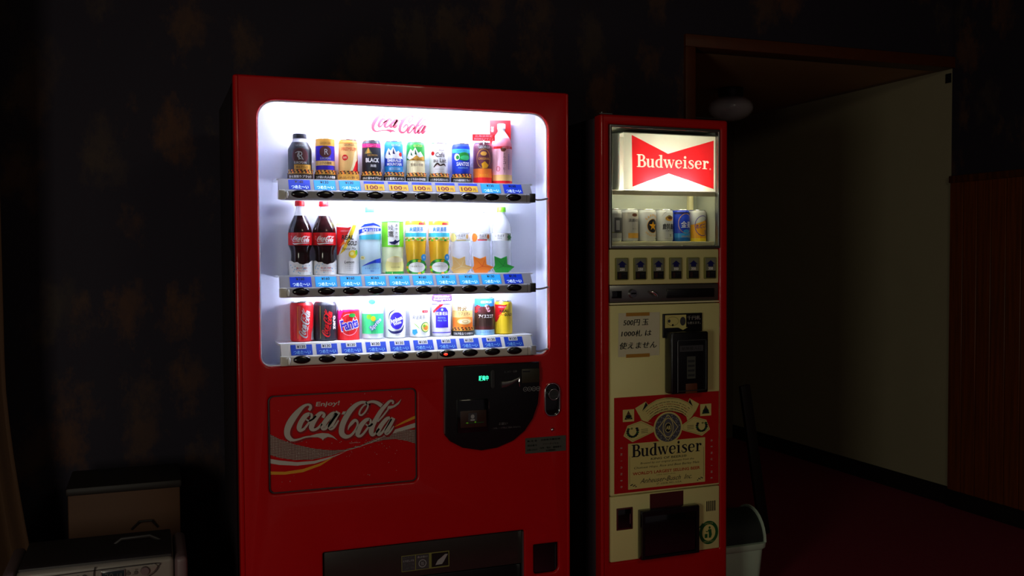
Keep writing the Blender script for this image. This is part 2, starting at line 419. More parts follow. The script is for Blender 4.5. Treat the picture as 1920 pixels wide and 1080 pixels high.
# ------------------------------------------------------------------ logos drawn as strokes
def script_logo(m, l=2, grow=0):
    g = Gfx()
    for s in LOGO_S: g.stroke([(a / 1000, b / 1000, (c + grow) / 1000) for a, b, c in s], m, l)
    for p in LOGO_P: g.poly([(a / 1000, b / 1000) for a, b in p], m, l)
    return g
SERIF = {
 'B': (12.6, [[(4, 14.5, .9), (8, 14.2, 1.5), (9.8, 11.4, 3), (8, 8.4, 1.4), (4, 8, .8)], [(4, 7.7, .8), (9, 7.4, 1.6), (11, 4, 3.2), (9, .8, 1.6), (4, .5, .9)]], [(1.6, 0, 4.8, 15), (0, 0, 6, .9), (0, 14.1, 6, 15)], []),
 'u': (12, [[(2.6, 9.9, 2.8), (2.6, 3, 2.8), (3.7, .9, 2), (5.6, .6, 1), (8, 2.2, .8)]], [(7.4, 0, 10.2, 10), (0, 9.2, 4, 10), (6.2, 9.2, 10.2, 10), (7.4, 0, 11.4, .8)], []),
 'd': (11.8, [[(7.6, 8.8, .8), (5.6, 9.8, 1), (2.7, 8, 2.4), (1.9, 5, 2.9), (2.7, 2, 2.4), (5.6, .3, 1), (7.6, 1.5, .8)]], [(7, 0, 9.9, 15), (5.4, 14.2, 9.9, 15), (7, 0, 11.2, .8)], []),
 'w': (15.6, [[(1.6, 9.8, 2.8), (5, .2, 2.2)], [(5, .2, .8), (8, 9.6, .9)], [(7, 9.8, 2.8), (11, .2, 2.2)], [(11, .2, .8), (14, 9.6, .9)]], [(-.4, 9.2, 4, 10), (5.4, 9.2, 9.4, 10), (12.2, 9.2, 15.4, 10)], []),
 'e': (11, [[(2.2, 5.4, .8), (9.4, 5.4, .8)], [(9.2, 5.4, 2), (8.6, 8.2, 2), (5.8, 9.7, .9), (2.7, 8, 2.4), (1.9, 5, 2.9), (2.7, 2, 2.4), (5.8, .3, 1.2), (9, 2.4, .7)]], [], []),
 'i': (7, [], [(2, 0, 4.8, 10), (.5, 9.2, 4.8, 10), (.4, 0, 6.4, .8)], [(3.4, 13.2, 1.7)]),
 's': (9.6, [[(8, 7.2, .8), (7.4, 9.3, 1), (4.8, 9.7, 1.2), (2.2, 7.8, 2), (4.8, 5.6, 2.6), (7.4, 3.6, 2.4), (7, 1.2, 1.6), (4.6, .4, 1.2), (1.6, 1, .9), (1, 3.4, .8)]], [], []),
 'r': (9.5, [[(4.6, 7, .8), (6, 9.1, 1.2), (7.6, 9.2, 1.6)]], [(2, 0, 4.8, 10), (.5, 9.2, 4.8, 10), (.4, 0, 6.8, .8)], [(8, 8.3, 1.4)])}
def serif_word(word, m, l=2):
    g = Gfx(); x = 0
    for ch in word:
        adv, st, rc, ds = SERIF[ch]
        for s in st: g.stroke([(x + a, b, c) for a, b, c in s], m, l, n=4)
        for r in rc: g.rect(x + r[0], r[1], x + r[2], r[3], m, l)
        for d in ds: g.ell(x + d[0], d[1], d[2], d[2], m, l, 14)
        x += adv
    return g, x

# ------------------------------------------------------------------ the room
AY, AX, ACZ = 1.025, 3.816, 2.368
WL, CH = -1.5, 2.95
struct(box('floor', (WL - .1, AX + .1, -4.4, 3.3, -.06, 0), 'carpet'))
bm = bmesh.new()
add_box(bm, WL, 2.2, AY, AY + .08, 0, CH); add_box(bm, 2.2, AX, AY, AY + .08, ACZ + .012, CH)
struct(fin(bm, 'wall_back', 'wallpaper'))
struct(box('wall_left', (WL - .08, WL, -4.4, AY + .08, 0, CH), 'wallpaper'))
bm = bmesh.new()
add_box(bm, AX, AX + .08, -4.4, AY, 1.79, CH)
add_box(bm, AX + .006, AX + .08, -4.4, AY, 0, 1.79)
struct(fin(bm, 'wall_right', 'wallpaper'))
struct(box('ceiling', (WL - .08, AX + .08, -4.4, AY + .08, CH, CH + .05), 'room_ceiling'))
# alcove behind the narrow machine
struct(box('wall_alcove_right', (AX, AX + .08, AY, 3.1, .1, ACZ), 'cream_wall'))
struct(box('wall_alcove_left', (2.12, 2.2, AY + .08, 3.1, 0, ACZ), 'alcove_back'))
struct(box('wall_alcove_back', (2.12, AX + .08, 3.1, 3.18, 0, ACZ), 'alcove_back'))
struct(box('ceiling_alcove', (2.12, AX + .08, AY + .08, 3.18, ACZ + .012, ACZ + .06), 'alcove_ceiling'))
struct(box('baseboard_alcove_right', (AX - .006, AX + .08, AY, 3.1, 0, .1), 'dark_baseboard'))
# wooden header and jamb of the opening
struct(box('trim_1', (2.16, AX + .02, AY - .02, AY + .1, ACZ, ACZ + .06), 'trim_wood', bev=.004))
struct(box('trim_2', (2.16, 2.215, AY - .02, AY + .1, 0, ACZ), 'trim_wood', bev=.004))
# wainscot on the right wall: rail, skirting, vertical boards
wn = struct(box('trim_3', (AX - .008, AX + .006, -2.4, AY - .004, .06, 1.75), 'wood_panel_dark'))
b0 = None
y = AY - .008; k = 0
while y > -2.3:
    w = .092
    if b0 is None:
        b0 = box('board', (AX - .016, AX - .007, -w + .004, 0, .09, 1.755), 'wood_panel', wn, bev=.0025, seg=1); b0.location.y = y
    else:
        c = b0.copy(); c.location.y = y; COL.objects.link(c)
    y -= w; k += 1
lab(box('rail', (AX - .024, AX, -2.4, AY - .004, 1.752, 1.79), 'wood_panel_dark', wn, bev=.004), 'dark wooden cap rail')
lab(box('skirting', (AX - .022, AX, -2.4, AY - .004, 0, .09), 'dark_baseboard', wn, bev=.003), 'dark skirting')

# ------------------------------------------------------------------ big red drinks machine
VM = thing('vending_machine', 'wide red drinks vending machine with bright white display window', 'vending machine', (0, 0, 0))
box('cabinet', (.004, 1.096, .171, .72, .06, 1.925), 'dark_cabinet', VM, bev=.006)
plate('cabinet_front', rrect(.004, 1.096, .06, 1.925, .004), [rrect(.054, 1.041, 1.015, 1.901, .002), rrect(.239, .942, .158, .453, .002), rrect(.959, 1.065, .276, .392, .002)], .016, .1705, 'dark_cabinet', VM)
for fx in (.06, .98):
    for fy in (.08, .62): box('foot', (fx, fx + .06, fy, fy + .06, 0, .07), 'black_plastic', VM)
door = plate('door', rrect(0, 1.1, .1, 1.93, .008), [rrect(.069, 1.026, 1.0395, 1.857, (.055, .055, .03, .03)), rrect(.088, .5605, .642, .949, .018),
      rrect(.2505, .9315, .17, .443, .006), rrect(.967, 1.058, .285, .387, (.004, .004, .02, .012))], 0, .016, 'red_paint', VM, bev=.007)
for x0_, x1_ in ((-.0015, .0145), (1.0895, 1.1015)):
    box('edge_moulding', (x0_, x1_, -.0035, .034, .102, 1.928), 'red_paint', VM, bev=.0058, seg=5)
box('kick_plate', (.02, 1.08, .03, .05, .02, .1), 'black_plastic', VM)
# display case
bm = bmesh.new()
add_box(bm, .055, 1.04, .120, .126, 1.02, 1.90); add_box(bm, .055, .0665, .017, .12, 1.02, 1.90); add_box(bm, 1.0285, 1.04, .017, .12, 1.02, 1.90)
add_box(bm, .055, 1.04, .017, .12, 1.885, 1.90); add_box(bm, .055, 1.04, .017, .12, 1.02, 1.036)
fin(bm, 'display_case', 'white_interior', VM)
plate('window_gasket', rrect(.0665, 1.0285, 1.037, 1.8595, (.057, .057, .032, .032)), [rrect(.0725, 1.0225, 1.043, 1.8535, (.052, .052, .027, .027))], .010, .0175, 'shelf_white', VM, bev=.002, seg=1)
lab(box('glass_pane', (.07, 1.025, .0180, .0190, 1.03, 1.88), 'pane_glass', VM), 'clear window pane')
g = Gfx().add(script_logo('logopink', 1, 4), .2, .543, 1.818)
g.build('wall_logo', VM, y=.120)
def tube_lamp(x0, x1, y, z, r, m, parent):
    bm = bmesh.new(); tube(bm, [(x0, y, z), (x1, y, z)], r, 12)
    return fin(bm, 'lamp_tube', m, parent, smooth=True)
tube_lamp(.20, .88, .030, 1.8715, .007, 'tube_glow', VM)
tube_lamp(.26, .85, .0270, 1.573, .0055, 'tube_glow', VM)
tube_lamp(.25, .85, .0270, 1.271, .0055, 'tube_glow', VM)

def oval_button(name, x, z, m, parent, rx=.0265, rz=.0125, y=-.016):
    bm = bmesh.new(); n = 24; rings = []
    for k, (s, d) in enumerate(((1.04, -.002), (1, .0015), (.86, .0045), (.5, .0062))):
        rings.append([bm.verts.new((x + s * rx * math.cos(2 * PI * i / n), y - d, z + s * rz * math.sin(2 * PI * i / n))) for i in range(n)])
    for a, b in zip(rings, rings[1:]):
        for i in range(n): bm.faces.new((a[i], a[(i + 1) % n], b[(i + 1) % n], b[i]))
    bm.faces.new(rings[-1]); bm.faces.new(rings[0][::-1])
    return fin(bm, name, m, parent, smooth=True)
TY = lambda z, zt: -.0125 + .62 * (z - zt + .036)
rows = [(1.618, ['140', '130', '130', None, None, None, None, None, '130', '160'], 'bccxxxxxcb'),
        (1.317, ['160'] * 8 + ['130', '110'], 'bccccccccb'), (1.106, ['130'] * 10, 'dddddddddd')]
for ri, (zt, prices, kinds) in enumerate(rows):
    lab(box('display_shelf', (.125, .975, .0200, .12, zt - .004, zt + .0015), 'shelf_white', VM), 'thin white ledge under the %s row of drinks' % ('top', 'middle', 'bottom')[ri])
    gm = 'grey_plastic' if ri < 2 else 'grey_plastic_lt'
    bm = bmesh.new()
    vs_ = [bm.verts.new((x, y, z)) for x in (.129, .962) for y, z in ((TY(zt - .036, zt), zt - .036), (TY(zt, zt), zt), (.0178, zt), (.0178, zt - .036))]
    for f_ in ((0, 1, 2, 3), (7, 6, 5, 4), (0, 4, 5, 1), (1, 5, 6, 2), (2, 6, 7, 3), (3, 7, 4, 0)): bm.faces.new([vs_[q] for q in f_])
    add_box(bm, .129, .964, -.016, .0165, zt - .066, zt - .0335, bev=.0085, seg=4)
    rail = fin(bm, 'button_rail', gm, VM, smooth=True)
    rail['label'] = ('top', 'middle', 'bottom')[ri] + ' grey rail with ten oval buttons and price tickets'
    # domed end pieces, right end block and cable
    bm = bmesh.new(); add_box(bm, .1255, .148, -.0185, .0, zt - .0655, zt - .035, bev=.004)
    fin(bm, 'end_cap', 'grey_plastic_lt', rail, smooth=True)
    bm = bmesh.new(); tube(bm, [(.152, -.0175, zt - .060), (.152, -.0195, zt - .05), (.152, -.0175, zt - .040)], [.0025, .004, .0025], 10)
    fin(bm, 'clip', 'shelf_white', rail, smooth=True)
    box('end_block', (.952, .972, -.0185, .012, zt - .063, zt - .033), 'charcoal' if ri < 2 else 'grey_plastic', rail, bev=.002)
    bm = bmesh.new(); tube(bm, [(.97, -.006, zt - .052), (.985, -.004, zt - .054), (1.0, .0, zt - .053), (1.02, .004, zt - .049), (1.03, .008, zt - .047)], .0032, 8)
    fin(bm, 'cable', 'grey_plastic', rail, smooth=True)
    for sx_ in (.6255, .9405): Gfx().rect(sx_, zt - .064, sx_ + .0011, zt - .036, 'dkgrey', 0).build('seam_line', rail, y=-.0161)
    for i in range(10):
        bx = .1905 + .0782 * i
        lit = ri == 2 and i == 6
        b = oval_button('button', bx, zt - .0475, 'black_button', rail)
        if lit:
            b['label'] = 'button with a lit red light'
            oval_button('light', bx - .0075, zt - .049, 'led_red', rail, .0065, .0038, -.0215)
        tx = .193 + .0783 * i - .034; tw = .066; z0 = zt - .0335; z1 = zt - .0025
        kd = kinds[i]; g = Gfx()
        if kd == 'x':
            g.rect(tx, z0, tx + tw, z1, 'ticket_blue_dimlit', 0).rect(tx + .001, z0 + .001, tx + tw - .001, z1 - .0085, 'ticket_gold', 1)
            g.text('100', tx + .026, z0 + .0115, .0135, 'dkred', 2, bold=.03, w=.037).text('円', tx + .0535, z0 + .0095, .0095, 'dkred', 2, bold=.02)
            g.text('\u00a5130', tx + .032, z1 - .0045, .0055, 'dkgrey', 2, bold=.02)
        else:
            base = {'b': 'ticket_blue_dimlit', 'c': 'ticket_blue_lit', 'd': 'ticket_blue_unlit'}[kd]
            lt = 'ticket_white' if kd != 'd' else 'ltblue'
            if kd == 'c': g.rect(tx - .001, z0 - .0008, tx + tw + .001, z1, 'ticket_blue_dimlit', 0)
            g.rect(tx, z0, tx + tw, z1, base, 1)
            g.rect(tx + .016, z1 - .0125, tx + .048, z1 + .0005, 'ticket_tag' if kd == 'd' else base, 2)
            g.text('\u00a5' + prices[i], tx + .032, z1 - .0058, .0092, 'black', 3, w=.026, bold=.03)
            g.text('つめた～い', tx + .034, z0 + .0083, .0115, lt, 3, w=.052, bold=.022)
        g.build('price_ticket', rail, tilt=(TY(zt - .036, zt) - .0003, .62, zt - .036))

# advertising panel
ad = lab(box('poster_panel', (.080, .57, .012, .03, .634, .957), 'red_paint', VM), 'sunken red advertising panel with white script lettering and wave')
g = Gfx()
g.poly([(0.09,0.831),(0.122,0.812),(0.168,0.792),(0.223,0.775),(0.275,0.765),(0.323,0.763),(0.38,0.774),(0.434,0.795),(0.481,0.809),(0.532,0.813),(0.559,0.811),(0.559,0.764),(0.528,0.776),(0.489,0.785),(0.45,0.784),(0.419,0.779),(0.38,0.771),(0.327,0.759),(0.282,0.747),(0.223,0.739),(0.168,0.742),(0.121,0.753),(0.089,0.766)], 'halftone_dots', 0)
W = 'dimwhite'
g.poly([(0.089,0.753),(0.121,0.745),(0.175,0.735),(0.23,0.735),(0.286,0.745),(0.327,0.756),(0.282,0.739),(0.23,0.726),(0.175,0.724),(0.121,0.731),(0.089,0.739)], W, 1)
g.stroke([(.32, .757, .0015), (.38, .771, .0015), (.42, .783, .002), (.45, .797, .003)], W, 1)
g.poly([(0.442,0.794),(0.489,0.816),(0.559,0.834),(0.559,0.819),(0.497,0.807)], W, 1)
g.poly([(0.089,0.713),(0.138,0.708),(0.193,0.712),(0.248,0.726),(0.297,0.746),(0.248,0.718),(0.193,0.702),(0.138,0.699),(0.089,0.703)], 'dimgold', 1)
g.poly([(0.481,0.822),(0.517,0.841),(0.559,0.858),(0.559,0.848),(0.521,0.835)], 'dimgold', 1)
g.add(script_logo('dkred', 2, 22), .374, .3215, .857)
g.add(script_logo(W, 3), .374, .319, .859)
g.text('Enjoy!', .273, .9115, .0185, W, 3, w=.074, bold=.02, shear=.2)
g.text('TRADEMARK ®', .357, .783, .003, W, 3, w=.036)
for _ in range(46):
    x, z = random.uniform(.1, .55), random.uniform(.66, .94); r = random.uniform(.0006, .0014)
    g.ell(x, z, r, r, W, 4, 6)
for _ in range(70):
    t = random.random(); x = .09 + .46 * t; z = .79 - .03 * math.sin(t * 3) + random.uniform(-.02, .03); r = random.uniform(.0006, .0012); g.ell(x, z, r, r, W, 4, 6)
g.build('printed_artwork', ad, y=.012)
plate('poster_cover', rrect(.0895, .559, .6435, .9475, .017), [rrect(.0925, .556, .6465, .9445, .015)], .006, .0115, 'charcoal', VM, bev=.001, seg=1)

# coin and note unit
cu = plate('payment_unit', [(.650,1.017),(.984,1.017),(.985,.93),(.979,.875),(.960,.825),(.93,.785),(.889,.755),(.83,.735),(.775,.73),(.71,.744),(.668,.768),(.650,.79)][::-1], [], -.016, .0, 'black_plastic', VM, bev=.004)
cu['label'] = 'black payment panel with a curved lower edge'
box('left_edge_strip', (.6485, .6505, -.0145, -.001, .795, 1.012), 'steel', cu)
Gfx().text('販売中', .784, .9715, .0175, 'led_green', 1, w=.034, bold=.03).build('green_display', cu, y=-.016)
plate('return_lever_plate', rrect(.808, .821, .936, .998, .006), [], -.0225, -.016, 'charcoal', cu, bev=.001)
bm = bmesh.new(); tube(bm, [(.846, -.024, .948), (.862, -.024, .9485), (.885, -.024, .954), (.912, -.024, .967)], [.0115, .0105, .006, .003], 12)
for v in bm.verts: v.co.y = -.0195 + (v.co.y + .024) * .35
fin(bm, 'coin_return_lever', 'steel', cu, smooth=True)
box('coin_plate', (.918, .983, -.021, -.016, .948, .996), 'darkolive', cu, bev=.002)
box('coin_slot', (.921, .947, -.0225, -.0205, .985, .989), 'black_gloss', cu)
bm = bmesh.new(); tube(bm, [(.910, -.021, .938), (.907, -.024, .953), (.910, -.021, .968)], .0014, 6); fin(bm, 'coin_guard', 'chrome', cu, smooth=True)
g = Gfx()
for k, t in enumerate(('10', '50', '100', '500')):
    g.ring(.932 + .0155 * k, .9265, .007, .007, .0011, 'grey', 1).text(t, .932 + .0155 * k, .9265, .0046, 'grey', 2)
g.build('coin_symbols', cu, y=-.016); g = Gfx()
g.text('左コイン・返却', .879, .989, .0075, 'grey', 1, w=.044, bold=.01); g.build('lever_text', cu, y=-.016); g = Gfx()
g.text('お願い', .852, .8155, .0095, 'grey', 1, bold=.02)
g.text('一万円札・二千円札はご使用になれません', .862, .8015, .0062, 'grey', 1, w=.105, bold=.01)
g.build('printed_text', cu, y=-.016)
box('note_slot_frame', (.690, .797, -.026, -.014, .795, .905), 'black_gloss', cu, bev=.004)
nt_ = box('note_slot', (.699, .789, -.0275, -.0255, .812, .868), 'dkbrown', cu, bev=.002)
g = Gfx().rect(.726, .833, .756, .86, 'dkgrey', 0).ell(.741, .848, .0065, .007, 'grey', 1, 14).rect(.7335, .834, .7485, .8395, 'grey', 1)
g.rect(.715, .8265, .78, .8285, 'dkgreen', 1).ell(.722, .828, .004, .0022, 'lime', 2, 10).ell(.75, .8295, .003, .003, 'lime', 2, 10)
g.build('note_pictogram', cu, y=-.0275)
bm = bmesh.new(); tube(bm, [(.801, -.0175, .868), (.801, -.0175, .892)], .0014, 6); fin(bm, 'trim_bar', 'chrome', cu, smooth=True)
# lock handle
hd = plate('handle_bezel', rrect(1.006, 1.064, .826, .942, (.028, .028, .024, .024)), [rrect(1.011, 1.059, .831, .937, (.024, .024, .02, .02))], -.009, .002, 'chrome', VM, bev=.002)
plate('handle_pocket', rrect(1.010, 1.060, .830, .938, (.024, .024, .02, .02)), [], -.003, .003, 'black_gloss', hd, bev=.001)
bm = bmesh.new(); bmesh.ops.create_cone(bm, cap_ends=True, segments=28, radius1=.0195, radius2=.018, depth=.014, matrix=Matrix.Translation((1.036, -.010, .903)) @ Matrix.Rotation(PI / 2, 4, 'X'))
lk = fin(bm, 'lock_barrel', 'charcoal', hd, smooth=True)
plate('lock_ring', [(1.036 + .0195 * math.cos(a * PI / 14), .903 + .0195 * math.sin(a * PI / 14)) for a in range(28)], [[(1.036 + .017 * math.cos(a * PI / 14), .903 + .017 * math.sin(a * PI / 14)) for a in range(28)]], -.0195, -.0165, 'chrome', hd, bev=.0005, seg=1)
for k in range(4):
    bm = bmesh.new(); bmesh.ops.create_icosphere(bm, subdivisions=1, radius=.0016, matrix=Matrix.Translation((1.024 + .008 * k, -.018, .897))); fin(bm, 'pin', 'chrome', hd, smooth=True)
bm = bmesh.new(); bmesh.ops.create_uvsphere(bm, u_segments=12, v_segments=8, radius=.007, matrix=Matrix.Translation((1.036, -.001, .780))); fin(bm, 'small_lock', 'chrome', VM, smooth=True)
rp = lab(box('rating_plate', (.937, 1.087, -.0015, .001, .704, .757), 'dimgrey', VM), 'small grey information plate')
g = Gfx()
for t, x, z, w in (('販 売 者', .962, .746, .035), ('電話番号', .962, .731, .035), ('お問い合わせ', .962, .716, .038), ('自動販売機管理', 1.03, .747, .07), ('フリーダイヤル', 1.03, .7325, .06), ('住所・電話・機械番号', 1.03, .7195, .08), ('お客様相談室', 1.03, .710, .035)):
    g.text(t, x, z, .0065, 'black', 1, w=w, bold=.02)
g.build('printed_text', rp, y=-.0015)
# dispensing chute and change cup
bm = bmesh.new()
add_box(bm, .246, .936, .16, .165, .165, .45); add_box(bm, .240, .2505, .028, .16, .165, .45); add_box(bm, .9315, .94, .028, .16, .165, .45); add_box(bm, .24, .94, .028, .16, .443, .452); add_box(bm, .24, .94, .028, .16, .16, .17)
fin(bm, 'chute_box', 'black_plastic', VM)
bm = bmesh.new(); add_box(bm, .255, .928, .016, .022, .325, .438, bev=.002)
fl = fin(bm, 'chute_flap', 'flap_smoke', VM, smooth=True); fl['label'] = 'dark grey plastic flap over the can chute'
bm = bmesh.new(); add_box(bm, .255, .928, .02, .05, .18, .322, bev=.004); fin(bm, 'lower_flap', 'black_plastic', VM, smooth=True)
box('side_strip', (.926, .931, .004, .016, .18, .438), 'steel', VM)
g = Gfx().rect(.507, .345, .67, .398, 'olive', 0).rect(.509, .347, .553, .396, 'dkgrey', 1).rect(.556, .347, .60, .396, 'dkgrey', 1).rect(.609, .349, .667, .395, 'black', 1)
for k, t in enumerate(('商品取出口', 'とりだしぐち', 'ご注意ください', '手をはさまない')): g.text(t, .531, .391 - .0115 * k, .0065, 'grey', 2, w=.036, bold=.02)
g.text('あぶない', .578, .388, .0065, 'grey', 2, w=.034, bold=.02).ring(.578, .366, .012, .012, .0025, 'grey', 2).text('缶', .578, .366, .012, 'grey', 2)
g.poly([(.622, .355), (.645, .356), (.652, .366), (.665, .388), (.655, .388), (.642, .378), (.63, .37)], 'grey', 2)
g.build('chute_sticker', fl, y=.016)
bm = bmesh.new(); add_box(bm, .962, 1.062, .04, .045, .28, .39); add_box(bm, .962, 1.062, .028, .045, .278, .285); add_box(bm, .960, .967, .028, .045, .28, .39); add_box(bm, 1.058, 1.064, .028, .045, .28, .39)
cc = fin(bm, 'change_cup', 'black_plastic', VM)
plate('change_flap', rrect(.970, 1.0555, .288, .384, (.003, .003, .018, .01)), [], .008, .012, 'black_gloss', VM, bev=.001)
box('flap_edge', (1.0475, 1.0495, .005, .0085, .293, .38), 'charcoal', VM)

# ------------------------------------------------------------------ narrow beer machine (local frame, turned a little)
BX, BY, BR = 1.2286, .015, .0206
BM = thing('vending_machine', 'narrow red and cream beer vending machine with lit sign on top', 'vending machine', (BX, BY, 0), BR)
box('cabinet', (.004, .522, .156, .62, .05, 1.862), 'dark_cabinet', BM, bev=.006)
plate('cabinet_front', rrect(.004, .522, .05, 1.862, .004), [rrect(.0355, .4915, 1.396, 1.835, .002)], .046, .1555, 'dark_cabinet', BM)
for fx in (.03, .44):
    for fy in (.08, .52): box('foot', (fx, fx + .05, fy, fy + .05, 0, .06), 'black_plastic', BM)
plate('door_frame', rrect(0, .526, .08, 1.8685, .010), [rrect(.036, .491, .286, 1.8335, .002)], 0, .045, 'red_paint_beer', BM, bev=.010, seg=4)
box('edge_moulding', (-.001, .0145, -.003, .046, .082, 1.8665), 'red_paint_beer', BM, bev=.0068, seg=5)
bm = bmesh.new(); add_box(bm, .0, .05, .004, .03, 1.869, 1.8715); tube(bm, [(.012, .012, 1.866), (.012, .012, 1.876)], .004, 8); fin(bm, 'top_hinge', 'steel', BM, smooth=True)
# window with chrome frame
plate('window_frame', rrect(.036, .491, 1.399, 1.8335, .003), [rrect(.0455, .483, 1.4095, 1.8235, .002)], -.002, .02, 'steel', BM, bev=.0025, seg=2)
lab(box('glass_pane', (.046, .482, .0085, .0095, 1.41, 1.823), 'pane_glass', BM), 'clear pane in front of the beer cans')
bm = bmesh.new()
add_box(bm, .040, .487, .145, .15, 1.40, 1.83); add_box(bm, .036, .0445, .02, .145, 1.40, 1.83); add_box(bm, .4835, .49, .02, .145, 1.40, 1.83)
add_box(bm, .040, .487, .02, .145, 1.826, 1.833)
fin(bm, 'display_case', 'niche_grey', BM)
box('corner_post', (.440, .459, .126, .145, 1.42, 1.60), 'cream_trim', BM, bev=.003)
box('can_ledge', (.0455, .4825, .021, .145, 1.409, 1.425), 'cream_trim', BM, bev=.004)
# lit sign: thin translucent face with lamp behind
OUT = [(.10, 1.8095), (.10, 1.608), (.4815, 1.608), (.4815, 1.8095)]
BOW = [(.133, 1.802), (.136, 1.619), (.284, 1.669), (.4745, 1.617), (.4745, 1.795), (.281, 1.740)]
bm = bmesh.new()
pts = [Vector((x, z, 0)) for x, z in OUT] ; hol = [Vector((x, z, 0)) for x, z in BOW]
vs = [bm.verts.new((p.x, .016, p.y)) for p in pts + hol]
for t in tessellate_polygon([pts, hol]): bm.faces.new([vs[i] for i in t]).material_index = 0
for t in tessellate_polygon([hol]): bm.faces.new([vs[4 + i] for i in t]).material_index = 1
sign = fin(bm, 'lit_sign', ['sign_cream', 'sign_red'], BM)
sign['label'] = 'backlit cream sign with red bow tie and white lettering'
g, wd = serif_word('Budweiser', 'sign_letters', 0); k = .300 / wd
G = Gfx().add(g, k, .153, 1.6895, kx=k); G.ring(.459, 1.690, .0025, .0025, .0007, 'sign_letters', 0, 12)
G.build('sign_lettering', sign, y=.0155)
bm = bmesh.new(); add_box(bm, .10, .4815, .016, .13, 1.8085, 1.812); add_box(bm, .4815, .483, .016, .13, 1.608, 1.812); add_box(bm, .10, .4815, .128, .132, 1.608, 1.812)
fin(bm, 'sign_housing', 'niche_grey', sign)
box('sign_bottom', (.10, .4815, .017, .128, 1.6045, 1.606), 'cream_trim', sign)
bm = bmesh.new(); tube(bm, [(.082, .045, 1.609), (.082, .045, 1.807)], .0165, 16)
fin(bm, 'sign_side', 'niche_grey', sign, smooth=True)
bm = bmesh.new(); tube(bm, [(.185, .048, 1.624), (.385, .048, 1.624)], .009, 12)
fin(bm, 'lamp_tube', 'bulb_glow', sign, smooth=True)
box('shelf_trim', (.0455, .4825, .0190, .0215, 1.590, 1.6045), 'cream_trim', BM)
bm = bmesh.new(); tube(bm, [(.09, .0275, 1.5985), (.44, .0275, 1.5985)], .0042, 10); fin(bm, 'lamp_tube', 'bulb_small', BM, smooth=True)
# selection buttons
bp = lab(box('button_panel', (.0385, .4885, .004, .04, 1.2715, 1.3965), 'cream_metal', BM, bev=.003), 'cream panel with six arrow buttons')
for i in range(6):
    cx = .0835 + .0731 * i
    b = box('selection_button', (cx - .0255, cx + .0255, -.004, .006, 1.288, 1.3665), 'olive', bp, bev=.003)
    g = Gfx().rect(-.0215, .028, .0215, .0745, 'cardgrey', 0).rect(-.020, .002, .0215, .029, 'black', 0)
    g.poly([(0, .067), (.0185, .053), (.0105, .053), (.0105, .044), (-.0105, .044), (-.0105, .053), (-.0185, .053)], 'navy', 1)
    g.text(('250', '250', '250', '350', '350', '350')[i], 0, .0365, .0095, 'white', 1, w=.019, bold=.02).rect(-.0145, .006, -.004, .024, 'dkbrown', 1)
    g.text('販売中', .01, .0205, .005, 'dkgrey', 1, w=.014)
    g.build('arrow_card', b, y=-.0041, x0=cx, z0=1.289)
# coin strip
cs = lab(box('coin_strip', (.0385, .4885, .006, .04, 1.2095, 1.2695), 'steel', BM, bev=.002), 'grey metal strip with coin slot and dark bar')
box('price_window', (.047, .085, .002, .008, 1.224, 1.25), 'black_gloss', cs, bev=.001)
bm = bmesh.new(); bmesh.ops.create_cone(bm, cap_ends=True, segments=28, radius1=.0165, radius2=.014, depth=.012, matrix=Matrix.Translation((.128, .001, 1.240)) @ Matrix.Rotation(PI / 2, 4, 'X')); fin(bm, 'coin_bezel', 'chrome', cs, smooth=True)
box('coin_slot', (.118, .138, -.0065, -.0045, 1.2375, 1.243), 'black_gloss', cs)
bm = bmesh.new(); tube(bm, [(.196, -.004, 1.246), (.207, -.008, 1.243), (.218, -.008, 1.235)], [.004, .006, .007], 10); fin(bm, 'return_lever', 'chrome', cs, smooth=True)
bm = bmesh.new(); tube(bm, [(.222, .002, 1.243), (.228, .0, 1.228)], .0025, 8); fin(bm, 'key_pin', 'chrome', cs, smooth=True)
box('dark_bar', (.268, .469, .0, .008, 1.2205, 1.253), 'black_plastic', cs, bev=.003)
box('divider_strip', (.0385, .4885, .0, .04, 1.2015, 1.2075), 'cream_trim', BM, bev=.001)
# upper cream door with notice, note acceptor, poster
ud = lab(box('upper_panel', (.0375, .4895, -.002, .04, .5235, 1.1985), 'cream_metal', BM, bev=.003), 'tall cream door panel with poster and note acceptor')
na = plate('acceptor_header', rrect(.246, .410, 1.078, 1.1645, .002), [], -.010, -.002, 'black_plastic', BM, bev=.0015)
g = Gfx().rect(.253, 1.1135, .341, 1.1595, 'postcream', 0).ell(.327, 1.136, .012, .016, 'dkgrey', 1, 14).ell(.27, 1.138, .006, .006, 'dkgrey', 1, 10).ell(.285, 1.123, .004, .004, 'black', 1, 10)
g.ring(.285, 1.137, .024, .016, .0015, 'olive', 1).poly([(.308, 1.1135), (.348, 1.1135), (.328, 1.104)], 'postcream', 0)
g.text('千円札', .374, 1.1475, .0155, 'dimwhite', 1, w=.057, bold=.03).text('も使えます。', .374, 1.129, .0095, 'dimwhite', 1, w=.055, bold=.01)
g.build('printed_text', na, y=-.010)
bm = bmesh.new(); add_box(bm, .2555, .4095, -.052, -.002, .878, 1.100, bev=.007, seg=3)
ac = fin(bm, 'note_acceptor', 'black_plastic', BM, smooth=True); ac['label'] = 'black plastic note acceptor box'
plate('acceptor_bezel', rrect(.278, .398, .888, 1.072, .006), [rrect(.2815, .3945, .8915, 1.0685, .004)], -.058, -.051, 'charcoal', ac, bev=.001)
bm = bmesh.new(); tube(bm, [(.2765, -.0585, .885), (.2765, -.0585, 1.068)], .0012, 6); fin(bm, 'edge_highlight_strip', 'steel', ac, smooth=True)
g = Gfx().rect(.288, 1.030, .386, 1.0515, 'dkgrey', 0).text('紙幣投入口', .337, 1.0408, .012, 'black', 1, w=.08).rect(.318, .932, .354, 1.012, 'dimgrey', 0)
